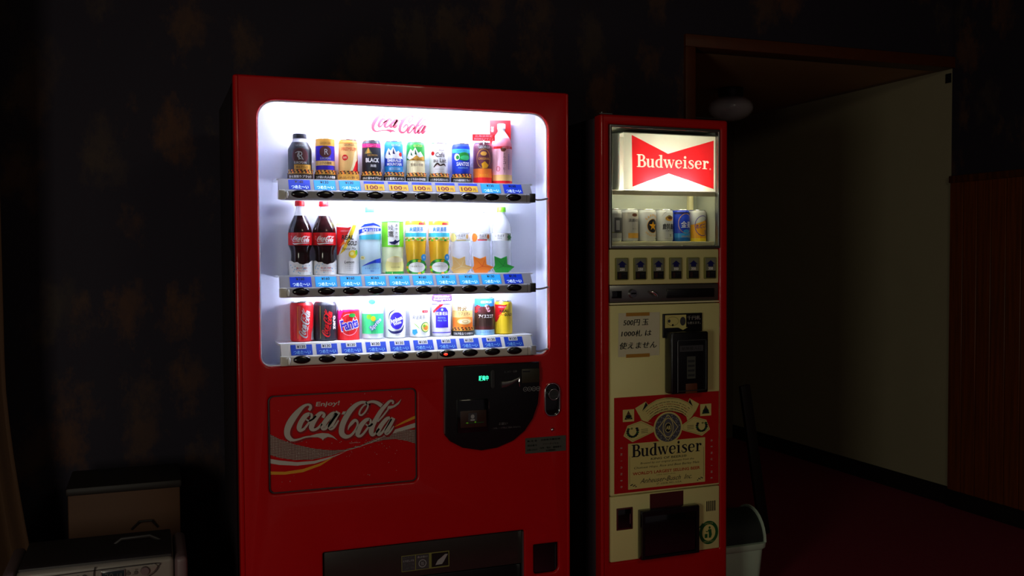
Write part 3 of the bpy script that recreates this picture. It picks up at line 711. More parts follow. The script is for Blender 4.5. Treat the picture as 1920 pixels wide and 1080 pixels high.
for q in range(4): g.rect(.322, .940 + q * .017, .350, .948 + q * .017, 'charcoal', 1)
g.build('acceptor_label', ac, y=-.0522)
box('note_tongue', (.313, .360, -.056, -.045, .880, .915), 'brown', ac, bev=.002)
# poster
ps = Gfx(); R_, Cc = 'postred', 'postcream'
ps.rect(.051, .530, .4865, .8725, R_, 0).rect(.1065, .5405, .427, .705, Cc, 1)
ribL = [(.088,.734),(.104,.77),(.159,.784),(.21,.759),(.21,.74),(.124,.71)]; ribR = [(.448,.733),(.432,.769),(.38,.785),(.329,.758),(.329,.738),(.414,.711)]
for q in (ribL, ribR):
    ps.poly(q, Cc, 2)
    cx = sum(a[0] for a in q) / 6; cy = sum(a[1] for a in q) / 6
    ps.stroke([(cx + (a[0] - cx) * .9, cy + (a[1] - cy) * .86, .0011) for a in q + q[:1]], 'olive', 3, smooth=False)
for sx, cx in ((1, .125), (-1, .412)):
    for a in range(150, 400, 22):
        px, pz = cx + .02 * math.cos(math.radians(a)) * sx, .748 + .019 * math.sin(math.radians(a)); ps.ell(px, pz, .0065, .004, ('dkgreen', 'ink', 'ink')[a % 3], 4, 8)
    ps.ell(cx - .004 * sx, .759, .005, .004, 'olive', 5, 8)
    for q in range(3): ps.rect(cx + sx * .048 - .014, .752 - q * .006, cx + sx * .048 + .014, .7535 - q * .006, 'ink', 4)
ps.poly([(.135,.831),(.178,.852),(.188,.84),(.167,.82),(.187,.779),(.21,.77),(.161,.786)], Cc, 3)
ps.poly([(.354,.839),(.36,.853),(.401,.83),(.386,.803),(.352,.767),(.345,.79),(.371,.819)], Cc, 3)
ps.poly([(.163, .818), (.178, .85), (.187, .838)], 'ink', 4).poly([(.356, .838), (.3615, .850), (.374, .822)], 'ink', 4).stroke([(.15, .806, .0012), (.165, .785, .0012), (.19, .772, .0012)], 'olive', 4).stroke([(.385, .806, .0012), (.37, .785, .0012), (.35, .77, .0012)], 'olive', 4)
ao = [(.166,.82),(.188,.84),(.222,.856),(.253,.861),(.283,.861),(.316,.855),(.352,.839),(.372,.82)]; ai = [(.352,.782),(.329,.80),(.299,.809),(.269,.8125),(.24,.809),(.213,.80),(.187,.78)]
ps.poly(ao + ai, Cc, 5)
ps.stroke([(a, b - .0045, .001) for a, b in ao], 'olive', 6).stroke([(a, b + .0045, .001) for a, b in ai], 'olive', 6)
for q in range(5):
    for a in range(128, 51, -1):
        if random.random() < .24: continue
        r = .100 + q * .0078; x, z = .269 + 1.12 * r * math.cos(math.radians(a)), .704 + r * 1.08 * math.sin(math.radians(a))
        ps.rect(x - .001, z - .0011, x + .001, z + .0012, 'ink' if q != 3 else 'dkred', 6)
ps.ell(.2695, .752, .0600, .0575, Cc, 6, 36).ell(.2695, .752, .0535, .0515, 'sealblue', 7, 36)
for a in range(0, 360, 9):
    for rr in (.040, .048): ps.ell(.2695 + rr * math.cos(math.radians(a + rr * 900)), .752 + rr * .96 * math.sin(math.radians(a + rr * 900)), .0022, .0018, ('grey', 'ink', 'ink')[(a // 9) % 3], 8, 6)
ps.stroke([(.2695, .799, .003), (.311, .752, .003), (.2695, .705, .003), (.228, .752, .003), (.2695, .799, .003)], Cc, 8, smooth=False)
ps.ell(.2695, .752, .021, .034, 'sealblue', 9, 28).ring(.2695, .752, .021, .034, .0025, Cc, 10).ell(.2695, .752, .014, .018, Cc, 10, 24).ell(.2695, .752, .012, .016, 'ink', 11, 24)
ps.text('AB', .2695, .752, .014, Cc, 12, w=.018, bold=.03)
for x0, z0, x1, z1 in ((.0855, .7845, .131, .828), (.4055, .784, .453, .828)):
    ps.rect(x0, z0, x1, z1, Cc, 2); cx = (x0 + x1) / 2
    ps.poly([(cx, z1 - .004), (cx + .014, z0 + .014), (cx + .016, z0 + .008), (cx - .016, z0 + .008), (cx - .014, z0 + .014)], 'ink', 3)
    ps.ring(cx, z0 + .018, .012, .008, .002, 'olive' if x0 < .2 else 'dkgreen', 4).ell(cx, z0 + .03, .004, .005, 'brown', 4, 10)
g, wd = serif_word('Budweiser', 'ink', 0); k = .291 / wd
ps.add(g, k * 1.03, .121, .6555, kx=k, l=3)
ps.text('KING OF BEERS®', .274, .644, .0085, 'ink', 3, w=.15, bold=.01, shear=.1)
ps.text('Brewed by our original process from the', .268, .6300, .009, 'ink', 3, w=.222, shear=.35)
ps.text('Choicest Hops, Rice and Best Barley Malt', .266, .6150, .010, 'ink', 3, w=.272, shear=.35)
ps.text("WORLD'S LARGEST SELLING BEER", .265, .5955, .0112, 'worldred', 3, w=.280, bold=.02)
ps.text('100% NATURAL', .263, .5835, .0045, 'olive', 3, w=.08)
ps.text('Anheuser-Busch  Inc.', .266, .5675, .0175, 'ink', 3, w=.215, shear=.45).text('ST. LOUIS, MO., U.S.A.', .275, .5505, .0075, 'ink', 3, w=.105)
ps.stroke([(.1125, .66, .001), (.1125, .56, .001)], 'ink', 3).stroke([(.4205, .67, .001), (.4205, .56, .001)], 'ink', 3)
for sx, cx in ((1, .114), (-1, .419)):
    for q in range(5): ps.ell(cx + sx * (.004 + .005 * q), .549 + (.004 if q % 2 else 0) + (4 - q) * .0016, .0035, .0018, 'ink', 4, 8)
for q, ch in enumerate('GENUINE'):
    ps.text(ch, .0795, .553 + q * .0233, .0075, 'dimwhite', 2, rot=PI / 2, bold=.02).text(ch, .455, .691 - q * .0233, .0075, 'dimwhite', 2, rot=-PI / 2, bold=.02)
po = ps.build('poster', BM, y=-.0022); po['label'] = 'red poster with cream beer label design'
# lower panel
lp = lab(box('lower_panel', (.0375, .4895, -.002, .04, .2865, .5195), 'cream_metal', BM, bev=.003), 'lower cream panel')
cr = box('coin_return', (.0595, .1255, -.0035, .0, .398, .478), 'maroon', lp, bev=.002)
box('coin_return_pocket', (.0655, .1185, -.0045, -.002, .404, .472), 'black_gloss', lp, bev=.001)
bm = bmesh.new(); tube(bm, [(.1135, -.0052, .418), (.1135, -.0052, .455)], .0013, 6); fin(bm, 'shiny_edge', 'chrome', lp, smooth=True)
Gfx().rect(.195, .462, .335, .5165, 'maroon', 0).build('maroon_label', lp, y=-.002)
bm = bmesh.new(); add_box(bm, .145, .385, -.030, -.002, .2885, .4665, bev=.004)
dd_ = fin(bm, 'dispensing_door', 'black_gloss', lp, smooth=True); dd_['label'] = 'black can outlet flap'
plate('outlet_rim', rrect(.147, .383, .2905, .4645, .004), [rrect(.158, .372, .300, .445, .004)], -.034, -.029, 'black_plastic', lp, bev=.001)
for q in range(5): box('vent_slot', (.4335 + .0085 * q, .4375 + .0085 * q, -.003, .0, .4285, .466), 'black_plastic', lp)
em = Gfx().ell(.4435, .349, .041, .0435, 'dkgreen', 0, 36).ell(.4435, .349, .0285, .0305, 'postcream', 1, 30)
em.poly([(.4005, .372), (.418, .388), (.42, .366)], 'dkgreen', 1)
em.ell(.447, .367, .0045, .005, 'dkgreen', 2, 12).poly([(.441, .361), (.454, .361), (.457, .34), (.452, .329), (.4435, .329), (.4435, .345)], 'dkgreen', 2).stroke([(.443, .358, .003), (.436, .352, .003), (.431, .356, .003)], 'dkgreen', 2).rect(.426, .33, .438, .345, 'dkgreen', 2)
em.text('あきかんはくずかごへ', .4435, .3155, .0055, 'postcream', 2, w=.05).text('リサイクル', .4435, .3835, .006, 'postcream', 2, w=.035)
em.build('recycling_emblem', lp, y=-.0022)

def bw(x, y, z):   # point of the beer machine's frame in the room
    return (BX + x * math.cos(BR) - y * math.sin(BR), BY + x * math.sin(BR) + y * math.cos(BR), z)
# handwritten notice
nb = bmesh.new()
NX, NZ = 8, 8
grid = [[nb.verts.new((.0665 + .1665 * i / NX + .002 * (j / NZ), -.0034 - .0012 * abs(math.sin(i * 1.25)) * (1 if 1 <= j <= 7 else .4), 1.0165 + .155 * j / NZ)) for i in range(NX + 1)] for j in range(NZ + 1)]
for j in range(NZ):
    for i in range(NX): nb.faces.new((grid[j][i], grid[j][i + 1], grid[j + 1][i + 1], grid[j + 1][i]))
note = fin(nb, 'paper_notice', 'paper', None, smooth=True); note.location = (BX, BY, 0); note.rotation_euler = (0, 0, BR)
tag(note, 'handwritten paper notice taped to the cream door panel', 'notice')
Gfx().text('500円 玉', .138, 1.137, .022, 'ink', 0, w=.100, bold=.012, shear=.15).build('handwriting', note, y=-.0052); Gfx().text('1000札 は', .140, 1.0985, .022, 'ink', 0, w=.120, bold=.012, shear=.15).build('handwriting', note, y=-.0052); Gfx().text('使えません', .147, 1.0555, .024, 'ink', 0, w=.150, bold=.01, shear=.2).build('handwriting', note, y=-.0052)
for z in (1.160, 1.013): box('tape', (.098, .192, -.0060, -.0044, z, z + .012), 'tape', note)

# ------------------------------------------------------------------ drinks on display
def row_group(z): return 'drinks on the %s row of the big machine' % ('top' if z > 1.5 else 'middle' if z > 1.2 else 'bottom')
def can(x, zb, r, h, base, g, label, cat='can', group=None, yc=.080, rz=None, lid='aluminium', name='drink_can', origin=None, flat=.0):
    loc = (x, yc, zb) if origin is None else origin
    t = thing(name, label, cat, loc, (-.10 - .1 * x) if rz is None else rz, row_group(zb) if origin is None else 'beer cans behind the pane of the narrow machine')
    lathe('body', [(r * .86, 0), (r * .95, .002), (r, .008), (r, h - .013), (r * .97, h - .009), (r * .89, h - .003)], base, t, 28)
    lathe('lid', [(r * .89, h - .0032), (r * .915, h - .001), (r * .90, h), (r * .86, h), (r * .85, h - .003), (r * .3, h - .003)], lid, t, 24)
    if g: g.build('printed_design', t, R=r)
    return t
def bottle(x, zb, prof, mats, midx, capr, cap_m, g, label, cat='bottle', group=None, yc=.078, rz=None, R=None, card=None, flat_card=False, name='drink_bottle', Rf=None):
    t = thing(name, label, cat, (x, yc, zb), (-.10 - .1 * x) if rz is None else rz, row_group(zb))
    t.scale = (.97, .97, 1)
    lathe('body', prof, mats, t, 28, midx=midx)
    top = prof[-1][1]
    lathe('cap', [(capr, top - .002), (capr * 1.03, top + .001), (capr, top + .013), (capr * .9, top + .015)], cap_m, t, 20)
    if g: g.build('label_print', t, R=R, Rf=Rf)
    if card:
        if flat_card: card.build('display_card', t, y=-R - .001)
        else: card.build('display_card', t, R=R + .0035)
    return t
def collar(g, w, txt, fill='black', ink='white', z=.0):
    """coffee bean collar with a caption band"""
    g.rect(-w, z, w, z + .0175, fill, 0).text(txt, 0, z + .0085, .0085, ink, 1, w=w * 1.72, bold=.03)
    g.rect(-w, z + .0175, w, z + .0195, 'gold', 1)
    for k in range(int(w * 2 / .0062) + 1):
        for j in range(2): g.ell(-w + .0035 + k * .0062 + j * .003, z + .0225 + j * .005 + random.uniform(-.001, .001), .0036, .0028, ('brown', 'gold', 'dkbrown', 'orange')[(k + j) % 4], 1 + j, 8)
    return g
def collared(t, r, txt, fill='black', ink='white'):
    bm = bmesh.new(); n = 20; a0 = math.radians(75)
    up = [bm.verts.new(((r + .0045) * math.sin(-a0 + 2 * a0 * i / n), -(r + .0045) * math.cos(-a0 + 2 * a0 * i / n), .0)) for i in range(n + 1)]
    dn = [bm.verts.new((v.co.x, v.co.y, .0205)) for v in up]
    for i in range(n): bm.faces.new((up[i], up[i + 1], dn[i + 1], dn[i]))
    c = fin(bm, 'bean_collar', fill, t)
    g = Gfx(); collar(g, (r + .005) * 1.1, txt, fill, ink); g.build('caption', c, R=r + .0048)
Z1, Z2, Z3 = 1.6205, 1.3195, 1.1085
X1 = [.206, .286, .360, .436, .510, .584, .663, .741, .8175, .886]
X2 = [.2035, .2795, .3545, .428, .503, .581, .661, .7345, .809, .884]
X3 = [.2055, .280, .3535, .4335, .510, .592, .667, .742, .820, .890]

# --- top row
g = Gfx().text('GEORGIA', 0, .106, .006, 'silver', 2, w=.03).ell(0, .073, .026, .024, 'maroon', 1, 28).ring(0, .073, .026, .024, .002, 'plum', 2)
g.text('R', .003, .074, .026, 'silver', 3, w=.016).stroke([(-.016, .082, .002), (-.004, .086, .003), (-.008, .072, .003), (.004, .062, .002)], 'silver', 3).text('EUROPEAN', 0, .052, .008, 'silver', 3, w=.04, bold=.02)
g.rect(-.02, .031, .04, .046, 'gold', 1).text('香るブラック', .006, .038, .008, 'black', 2, w=.038, bold=.02)
t = bottle(X1[0], Z1, [(.034, 0), (.038, .004), (.038, .092), (.037, .098), (.026, .118), (.023, .124), (.022, .13)], ['black', 'silver'], lambda z: 1 if z > .119 else 0, .022, 'ink', g,
    'black aluminium coffee bottle with dark screw cap, top left of the display', 'bottle', None, R=.0382)
collared(t, .038, '香る深煎りブラック', 'dkbrown')
def tc(i, base, g, label, cap, h=.132, r=.0305, fill='black', ink='white', col=True):
    t = can(X1[i], Z1, r, h, base, g, label)
    if col: collared(t, r + .001, cap, fill, ink)
    return t
g = Gfx().rect(-.04, .028, .04, .132 - .017, 'violet', 0).rect(-.04, .108, .04, .13, 'gold', 1).text('GEORGIA', 0, .1165, .008, 'brown', 2, w=.035)
g.ell(0, .089, .02, .018, 'maroon', 1, 24).text('R', .003, .089, .018, 'silver', 2, w=.012).text('EUROPEAN', 0, .068, .007, 'silver', 2, w=.034).rect(-.04, .046, .04, .061, 'tan', 1).text('コクの微糖', 0, .0535, .009, 'brown', 2, w=.04, bold=.02).rect(-.04, .0, .04, .032, 'gold', 2)
tc(1, 'gold', g, 'gold and violet coffee can with maroon badge on the top row', 'コク深い大人の微糖')
g = Gfx().text('GEORGIA', .002, .114, .008, 'brown', 2, w=.034).text('PREMIUM', .002, .1, .011, 'red', 2, w=.05).ell(-.012, .073, .0095, .0095, 'red', 2, 18).text('珈琲', -.012, .073, .007, 'palecream', 3, w=.012)
g.poly([(.02, .09), (.03, .10), (.034, .05), (.02, .03), (.004, .03), (.012, .05)], 'palecream', 1).poly([(.026, .06), (.04, .07), (.04, .025), (.01, .025)], 'red', 2)
tc(2, 'orange', Gfx().rect(-.04, .01, .04, .118, 'tan', 0).add(g), 'orange and cream coffee can with a red dot on the top row', '絶品の贅沢', fill='gold', ink='brown')
g = Gfx().rect(-.04, .108, .04, .12, 'magenta', 1).text('リニューアル', 0, .114, .007, 'ltpink', 2, w=.034).poly([(-.026, .088), (-.012, .108), (0, .088)], 'olive', 1).poly([(-.018, .088), (-.012, .108), (-.006, .09)], 'gold', 2)
g.text('GEORGIA', .002, .083, .006, 'gold', 2, w=.034).text('BLACK', .002, .067, .014, 'white', 2, w=.046, bold=.03).text('無糖', .004, .049, .009, 'white', 2)
tc(3, 'ink', g, 'black coffee can with a magenta rim and white lettering', 'きれと香りのブラック')
def mount(g, c1, c2, cap2):
    g.poly([(-.038, .08), (-.02, .108), (-.012, .10), (-.004, .113), (.006, .095), (.014, .1), (.038, .07), (.02, .074), (.008, .068), (-.004, .076), (-.018, .07)], 'white', 1)
    g.poly([(-.018, .1), (-.012, .085), (-.02, .088)], c1, 2).poly([(-.004, .108), (.002, .088), (-.006, .09)], c1, 2)
    return g
g = mount(Gfx().rect(-.04, .02, .04, .06, 'sky', 0), 'navy', 'sky', '').text('GEORGIA', .006, .118, .007, 'white', 2, w=.03).ell(.022, .088, .007, .007, 'red', 2, 12)
g.rect(-.04, .05, .04, .074, 'blue', 2).text('EMERALD', 0, .068, .0095, 'white', 3, w=.048, bold=.03).text('MOUNTAIN', 0, .056, .0095, 'white', 3, w=.052, bold=.03).rect(-.018, .037, .02, .045, 'ltblue', 2).text('BLEND', 0, .041, .005, 'blue', 3)
tc(4, 'sky', g, 'sky blue coffee can with a white mountain on the top row', '史上最高エメマン')
g = mount(Gfx().rect(-.04, .02, .04, .072, 'palecream', 0), 'dkgreen', 'sky', '').text('GEORGIA', .006, .118, .007, 'ltyellow', 2, w=.03).poly([(-.03, .07), (.034, .07), (.03, .086), (.01, .08), (0, .088), (-.012, .078)], 'gold', 2)
g.text('EMERALD MOUNTAIN', .002, .073, .006, 'brown', 3, w=.036).text('至福の微糖', .002, .056, .0095, 'brown', 3, w=.044)
tc(5, 'green', g, 'green and cream coffee can with a white mountain on the top row', 'ひとくち目の香味微糖')
g = Gfx().text('GEORGIA', 0, .106, .006, 'brown', 2, w=.032).text('Café', .002, .091, .015, 'dkbrown', 2, w=.032, bold=.01).text('au Lait', .002, .073, .014, 'dkbrown', 2, w=.046, bold=.01).ell(-.024, .096, .007, .007, 'red', 1, 12)
g.stroke([(-.02, .05, .003), (-.008, .062, .006), (.002, .056, .004), (.014, .06, .005), (.022, .054, .002)], 'dkbrown', 2).text('ミルクたっぷり', 0, .044, .004, 'brown', 2, w=.03)
tc(6, 'white', g, 'plain white coffee can with dark brown lettering on the top row', 'まろやかな味わいオレ')
g = Gfx().rect(-.04, .1, .04, .113, 'cyan', 1).text('RAINFOREST', 0, .1065, .006, 'blue', 2, w=.036).ell(.008, .088, .024, .014, 'green', 1).ell(.012, .084, .018, .008, 'mint', 2).ell(-.018, .086, .01, .012, 'white', 2).ell(-.015, .085, .006, .007, 'green', 3, 10)
g.text('SANTOS', .004, .063, .013, 'white', 2, w=.046, bold=.03).text('PREMIUM', .004, .05, .005, 'ltblue', 2, w=.034)
tc(7, 'blue', g, 'blue coffee can with a green landscape on the top row', 'ブラジル最高級豆ブレンド')
g = Gfx().text('GEORGIA', .004, .122, .0095, 'silver', 2, w=.044, bold=.02).ring(0, .083, .024, .032, .0014, 'gold', 2).ell(0, .1, .011, .007, 'gold', 2).text('ORIGINAL', .002, .083, .008, 'gold', 2, w=.04, bold=.01).rect(-.05, 0, .05, .05, 'orange', 1).poly([(-.008, .066), (.004, .074), (.016, .062), (.012, .052), (-.004, .05)], 'amber', 2)
g.rect(-.05, 0, .05, .02, 'red', 2).rect(-.05, .028, .05, .036, 'orange', 2).text('オリジナル', 0, .028, .006, 'yellow', 3, w=.03)
t = can(X1[8], Z1, .0315, .138, 'plum', g, 'brown and orange coffee can with red strip above it')
g = Gfx().rect(-.038, 0, .038, .022, 'red', 0).text('北海道限定', .0, .016, .0075, 'ltpink', 1, w=.06, bold=.02).text('期間限定デザイン', 0, .006, .0075, 'ltpink', 1, w=.066, bold=.02)
st = g.build('promo_strip', t, y=-.034); st.location.z = .142
bm = bmesh.new(); tube(bm, [(0, -.033, .13), (0, -.033, .145)], .002, 6); fin(bm, 'strip_post', 'shelf_white', t)
g = Gfx().rect(-.06, .0, .06, .022, 'red', 0).rect(-.06, .022, .06, .046, 'tan', 0).text('ミルクコーヒー', 0, 0, .052, 'magenta', 2)
g = Gfx().rect(-.055, .03, .055, .118, 'ltpink', 0).rect(-.055, .006, .055, .03, 'tan', 0).rect(-.055, 0, .055, .010, 'red', 1)
for q, ch in enumerate('ミルクコーヒー'): g.text(ch if ch != 'ー' else '|', .004, .100 - q * .0098, .0085 if ch != 'ー' else .008, 'maroon', 2, bold=.02)
for q, ch in enumerate('北海道産生乳使用'): g.text(ch, .021, .098 - q * .0068, .0052, 'blue', 2)
g.poly([(-.01, .118), (.0, .124), (.012, .116), (.004, .108), (-.006, .109)], 'brown', 2).ring(-.018, .05, .006, .008, .0015, 'red', 2).rect(-.036, .118, .05, .126, 'red', 1).text('GEORGIA', .012, .122, .006, 'ltpink', 2, w=.03)
t = bottle(X1[9], Z1, [(.033, 0), (.0365, .004), (.0365, .118), (.036, .135), (.03, .155), (.018, .172), (.013, .178), (.013, .19)], ['milky_plastic', 'fadedpink'], lambda z: 1 if .12 < z < .15 else 0, .0145, 'white', g,
    'tall pink milk coffee bottle with pink backing card', 'bottle', None, R=.0367)
box('backing_card', (-.037, .037, .022, .024, .125, .221), 'red', t)
Gfx().text('限定', -.029, .19, .009, 'white', 0, rot=PI/2).build('card_text', t, y=.0218)

# --- middle row
def cola_prof():
    return [(.030, 0), (.0335, .004), (.034, .016), (.0325, .03), (.031, .048), (.030, .062), (.0315, .076), (.036, .088), (.0385, .094), (.0385, .134), (.037, .146), (.033, .158), (.027, .172), (.019, .188), (.0135, .204), (.0125, .214), (.0125, .220)]
for i in (0, 1):
    g = Gfx().rect(-.056, .094, .056, .134, 'red', 0).add(script_logo('white', 1), .062, .002, .114).stroke([(-.028, .101, .001), (-.02, .098, .004), (0, .100, .003), (.03, .101, .001)], 'white', 1)
    g.text('コ', -.034, .121, .005, 'white', 1).text('ラ', -.034, .113, .005, 'white', 1)
    card = Gfx().poly([(-.046, 0), (.046, 0), (.046, .046), (.036, .044), (.026, .038), (.014, .036), (.006, .033), (-.006, .036), (-.012, .041), (-.024, .040), (-.034, .045), (-.046, .044)], 'white', 0)
    card.text('強いキメ味を', .002, .022, .0058, 'red', 1, w=.036, bold=.01).text('リフレッシュ', .002, .0135, .0058, 'red', 1, w=.036, bold=.01)
    for _ in range(16): card.ell(random.uniform(-.04, .04), random.uniform(.005, .036), .0022, .0022, 'ltblue', 0, 6)
    bottle(X2[i], Z2, cola_prof(), ['cola', 'clear_plastic'], lambda z: 1 if z > .186 else 0, .0155, 'red', g,
           'dark cola bottle with red cap, ' + ('leftmost in the middle row' if i == 0 else 'second from the left in the middle row'), 'bottle', None, R=.0388, card=card, rz=-.08)
def real_gold(h, r):
    g = Gfx(); w = r * 1.35; s = h / .17
    g.rect(-w, .003, w, h - .014, 'white' if h > .15 else 'yellow', 0)
    g.poly([(-w, h * .9), (0, h * .88), (r * .3, h * .9), (-w * .72, h * .38), (-w, h * .36)], 'red', 1)
    g.poly([(r * .45, h * .93), (r * .9, h * .93), (-r * .3, h * .45), (-r * .8, h * .38), (-r * .2, h * .62)], 'yellow', 1)
    g.text('CARBONATED', -r * .3, h * .82, .005, 'ltpink', 2, w=r * .9).text('REAL', -.001, h * .70, h * .085, 'black', 3, w=r * 1.1, bold=.03, shear=.15).text('GOLD', r * .42, h * .59, h * .085, 'black', 3, w=r * .98, bold=.03, shear=.15)
    g.poly([(-r * .9, h * .52), (-r * .35, h * .64), (-r * .28, h * .58), (-.001, h * .66), (-r * .2, h * .55), (-r * .3, h * .6)], 'orange', 3)
    return g
g = real_gold(.17, .0365).text('Flavor Mix', .004, .083, .009, 'black', 3, w=.05, shear=.1).ell(.016, .065, .015, .013, 'yellow', 2).ell(.012, .067, .007, .006, 'ltyellow', 3).ell(.03, .07, .006, .009, 'lime', 2, 12)
g.text('Lemon', .004, .040, .009, 'black', 3, w=.032, bold=.02, shear=.15)
for q in range(4): g.text('レモン果汁入り', .004, .032 - q * .006, .0035, 'grey', 3, w=.03 - q * .003)
bottle(X2[2], Z2, [(.033, 0), (.0365, .004), (.0365, .158), (.034, .168), (.026, .178), (.017, .186), (.016, .19)], ['white', 'ltyellow'], lambda z: 1 if z > .159 else 0, .0165, 'palecream', g, 'white bottle with red and yellow flash beside the cola bottles', 'bottle', None, R=.0367)
g = Gfx().rect(-.055, .112, .055, .158, 'white', 0).poly([(-.055, .112), (.055, .112), (.055, .132), (.02, .13), (-.055, .124)], 'cyan', 1).poly([(-.055, .128), (-.02, .136), (.02, .138), (.055, .142), (.055, .148), (-.02, .15), (-.055, .142)], 'blue', 1)
g.poly([(-.04, .15), (-.02, .162), (.01, .166), (.034, .158), (.05, .15), (.01, .158)], 'blue', 2).text('AQUARIUS', .0, .140, .0145, 'white', 3, w=.062, bold=.02)
card = Gfx().poly([(-.034, 0), (.042, 0), (.042, .036), (.034, .05), (.014, .046), (-.01, .036), (-.034, .024)], 'ltblue', 0).poly([(-.034, .025), (-.01, .037), (.014, .047), (.04, .052), (.04, .036), (.01, .036)], 'blue', 1).text('カラダ・バランス', .004, .019, .006, 'blue', 1, w=.05).text('飲料', .004, .01, .006, 'blue', 1)
card.ell(-.03, .053, .009, .006, 'ltyellow', 1, 14).text('果実', -.03, .053, .005, 'brown', 2)
bottle(X2[3], Z2, [(.031, 0), (.036, .005), (.036, .10), (.035, .11), (.036, .115), (.036, .155), (.034, .166), (.026, .182), (.0165, .194), (.0135, .198), (.0135, .203)], ['sports_liquid', 'clear_plastic'], lambda z: 1 if z > .17 else 0, .0155, 'cyan', g, 'clear bottle with blue wave label and cyan cap', 'bottle', None, R=.0364, card=card)
g = Gfx().rect(-.055, .088, .055, .168, 'lime', 0).rect(-.019, .094, .021, .168, 'white', 1).rect(-.055, .168, .055, .171, 'green', 1)
g.text('綾', -.009, .151, .018, 'black', 2).text('鷹', -.009, .13, .02, 'black', 2)
for q, ch in enumerate('あやたか'): g.text(ch, .011, .158 - q * .0125, .009, 'black', 2, bold=.01)
g.poly([(-.016, .104), (-.008, .098), (.004, .096), (.018, .104), (.026, .113), (.012, .107), (.006, .112), (0, .106)], 'navy', 3)
card = Gfx().ell(.006, .026, .036, .032, 'ltyellow', 0).ell(.006, .046, .030, .009, 'palecream', 1).rect(-.03, 0, .042, .008, 'green', 1).text('すっきりした緑茶', .006, .022, .005, 'olive', 2, w=.03)
bottle(X2[4], Z2, [(.031, 0), (.036, .005), (.0365, .16), (.034, .178), (.026, .19), (.0165, .2), (.0135, .204), (.0135, .21)], ['green_tea', 'clear_plastic'], lambda z: 1 if z > .178 else 0, .0155, 'white', g, 'green tea bottle with lime label, white panel and brushed characters', 'bottle', None, R=.0369, card=card)
for i in (5, 6):
    g = Gfx().rect(-.05, .120, .05, .160, 'white', 0).text('爽健美茶', 0, .146, .0155, 'sky', 1, w=.05, bold=.01).rect(-.05, .121, .05, .134, 'cyan', 1).rect(-.05, .108, .05, .121, 'palecream', 1)
    for k in range(12): g.ell(-.044 + k * .008, .1125 + .003 * math.sin(k * 2.1), .006, .004, ('green', 'gold', 'lime', 'amber')[k % 4], 2, 8)
    g.rect(.008, .161, .032, .168, 'red', 2).text('カラダ', .02, .1645, .0045, 'ltpink', 3, w=.018)
    card = Gfx().ell(0, .022, .041, .026, 'green', 0).ell(0, .021, .031, .017, 'white', 1)
    for k in range(14): card.ell(.036 * math.cos(k * .9 / 2), .021 + .021 * math.sin(k * .9 / 2), .006, .0045, ('lime', 'dkgreen', 'green', 'amber')[k % 4], 1, 8)
    card.text('六条麦茶ブレンド', 0, .024, .006, 'olive', 2, w=.045).ell(.026, .053, .0115, .011, 'sky', 2, 18).text('新', .026, .053, .008, 'white', 3)
    bottle(X2[i], Z2, [(.026, 0), (.030, .005), (.031, .045), (.034, .08), (.0362, .104), (.036, .11), (.036, .16), (.034, .174), (.026, .186), (.0165, .198), (.0135, .202), (.0135, .208)], ['tea_liquid', 'clear_plastic'], lambda z: 1 if z > .174 else 0, .0155, 'white', g,
           'golden blended tea bottle with leafy card, ' + ('beside the green tea bottle' if i == 5 else 'next to the clear water bottles'), 'bottle', None, R=.0364, card=card)
STAR = lambda: [(-.03, .052), (-.008, .044), (.012, .052), (.014, .026), (.038, .018), (.022, .006), (.016, 0), (-.026, 0), (-.034, .014), (-.028, .024)]
for i, (fr, lf, cp, capt, nm) in enumerate((('ltyellow', 'tan', 'palecream', 'りんご', 'pale yellow fruit'), ('orange', 'orange', 'palecream', 'みかん', 'orange fruit'), ('green', 'green', 'lime', '天然水', 'green leaf'))):
    g = Gfx().rect(-.05, .108, .05, .134, 'white', 0).text('いろはす', -.002 if i < 2 else -.012, .125, .0085, 'dkgrey', 2, w=.034, bold=.01).text(capt, -.002 if i < 2 else -.012, .1165, .005, 'dkgrey', 2, w=.016)
    if i < 2: g.ell(-.029, .119, .012, .0145, fr, 1, 20).ell(.024, .122, .006, .008, lf, 1, 12)
    if i == 1: g.rect(-.016, .1085, .018, .1125, 'red', 2)
    if i == 0: g.rect(-.05, .134, .05, .1348, 'olive', 1).rect(-.05, .107, .05, .1078, 'green', 1).rect(-.016, .1085, .018, .1115, 'tan', 2)
    if i == 2: g.poly([(.018, .134), (.026, .126), (.034, .136), (.033, .124), (.042, .12), (.034, .116), (.034, .106), (.026, .113), (.018, .106), (.02, .117), (.014, .121), (.02, .124)], 'green', 2)
    card = Gfx().poly([(a * 1.05, b * 1.08) for a, b in STAR()], lf, 0)
    sh = {'tan': 'palecream', 'orange': 'red', 'green': 'dkgreen'}[lf]
    for q in ((-.026, .05), (.011, .05), (.034, .018), (-.03, .01)): card.stroke([(0, .022, .0012), (q[0] * .6, .022 + (q[1] - .022) * .6, .0009), (q[0] * .95, q[1] * .97, .0004)], sh, 1)
    bottle(X2[7 + i], Z2, [(.029, 0), (.034, .005), (.0345, .06), (.033, .072), (.0345, .084), (.033, .096), (.0347, .106), (.0347, .136), (.034, .15), (.028, .17), (.018, .19), (.0135, .2), (.0135, .208)], ['clear_plastic'], None, .0158, cp if i < 2 else 'lime', g,
           'clear water bottle with %s label and matching leaf card' % nm, 'bottle', None, R=.0351, card=card, flat_card=True)

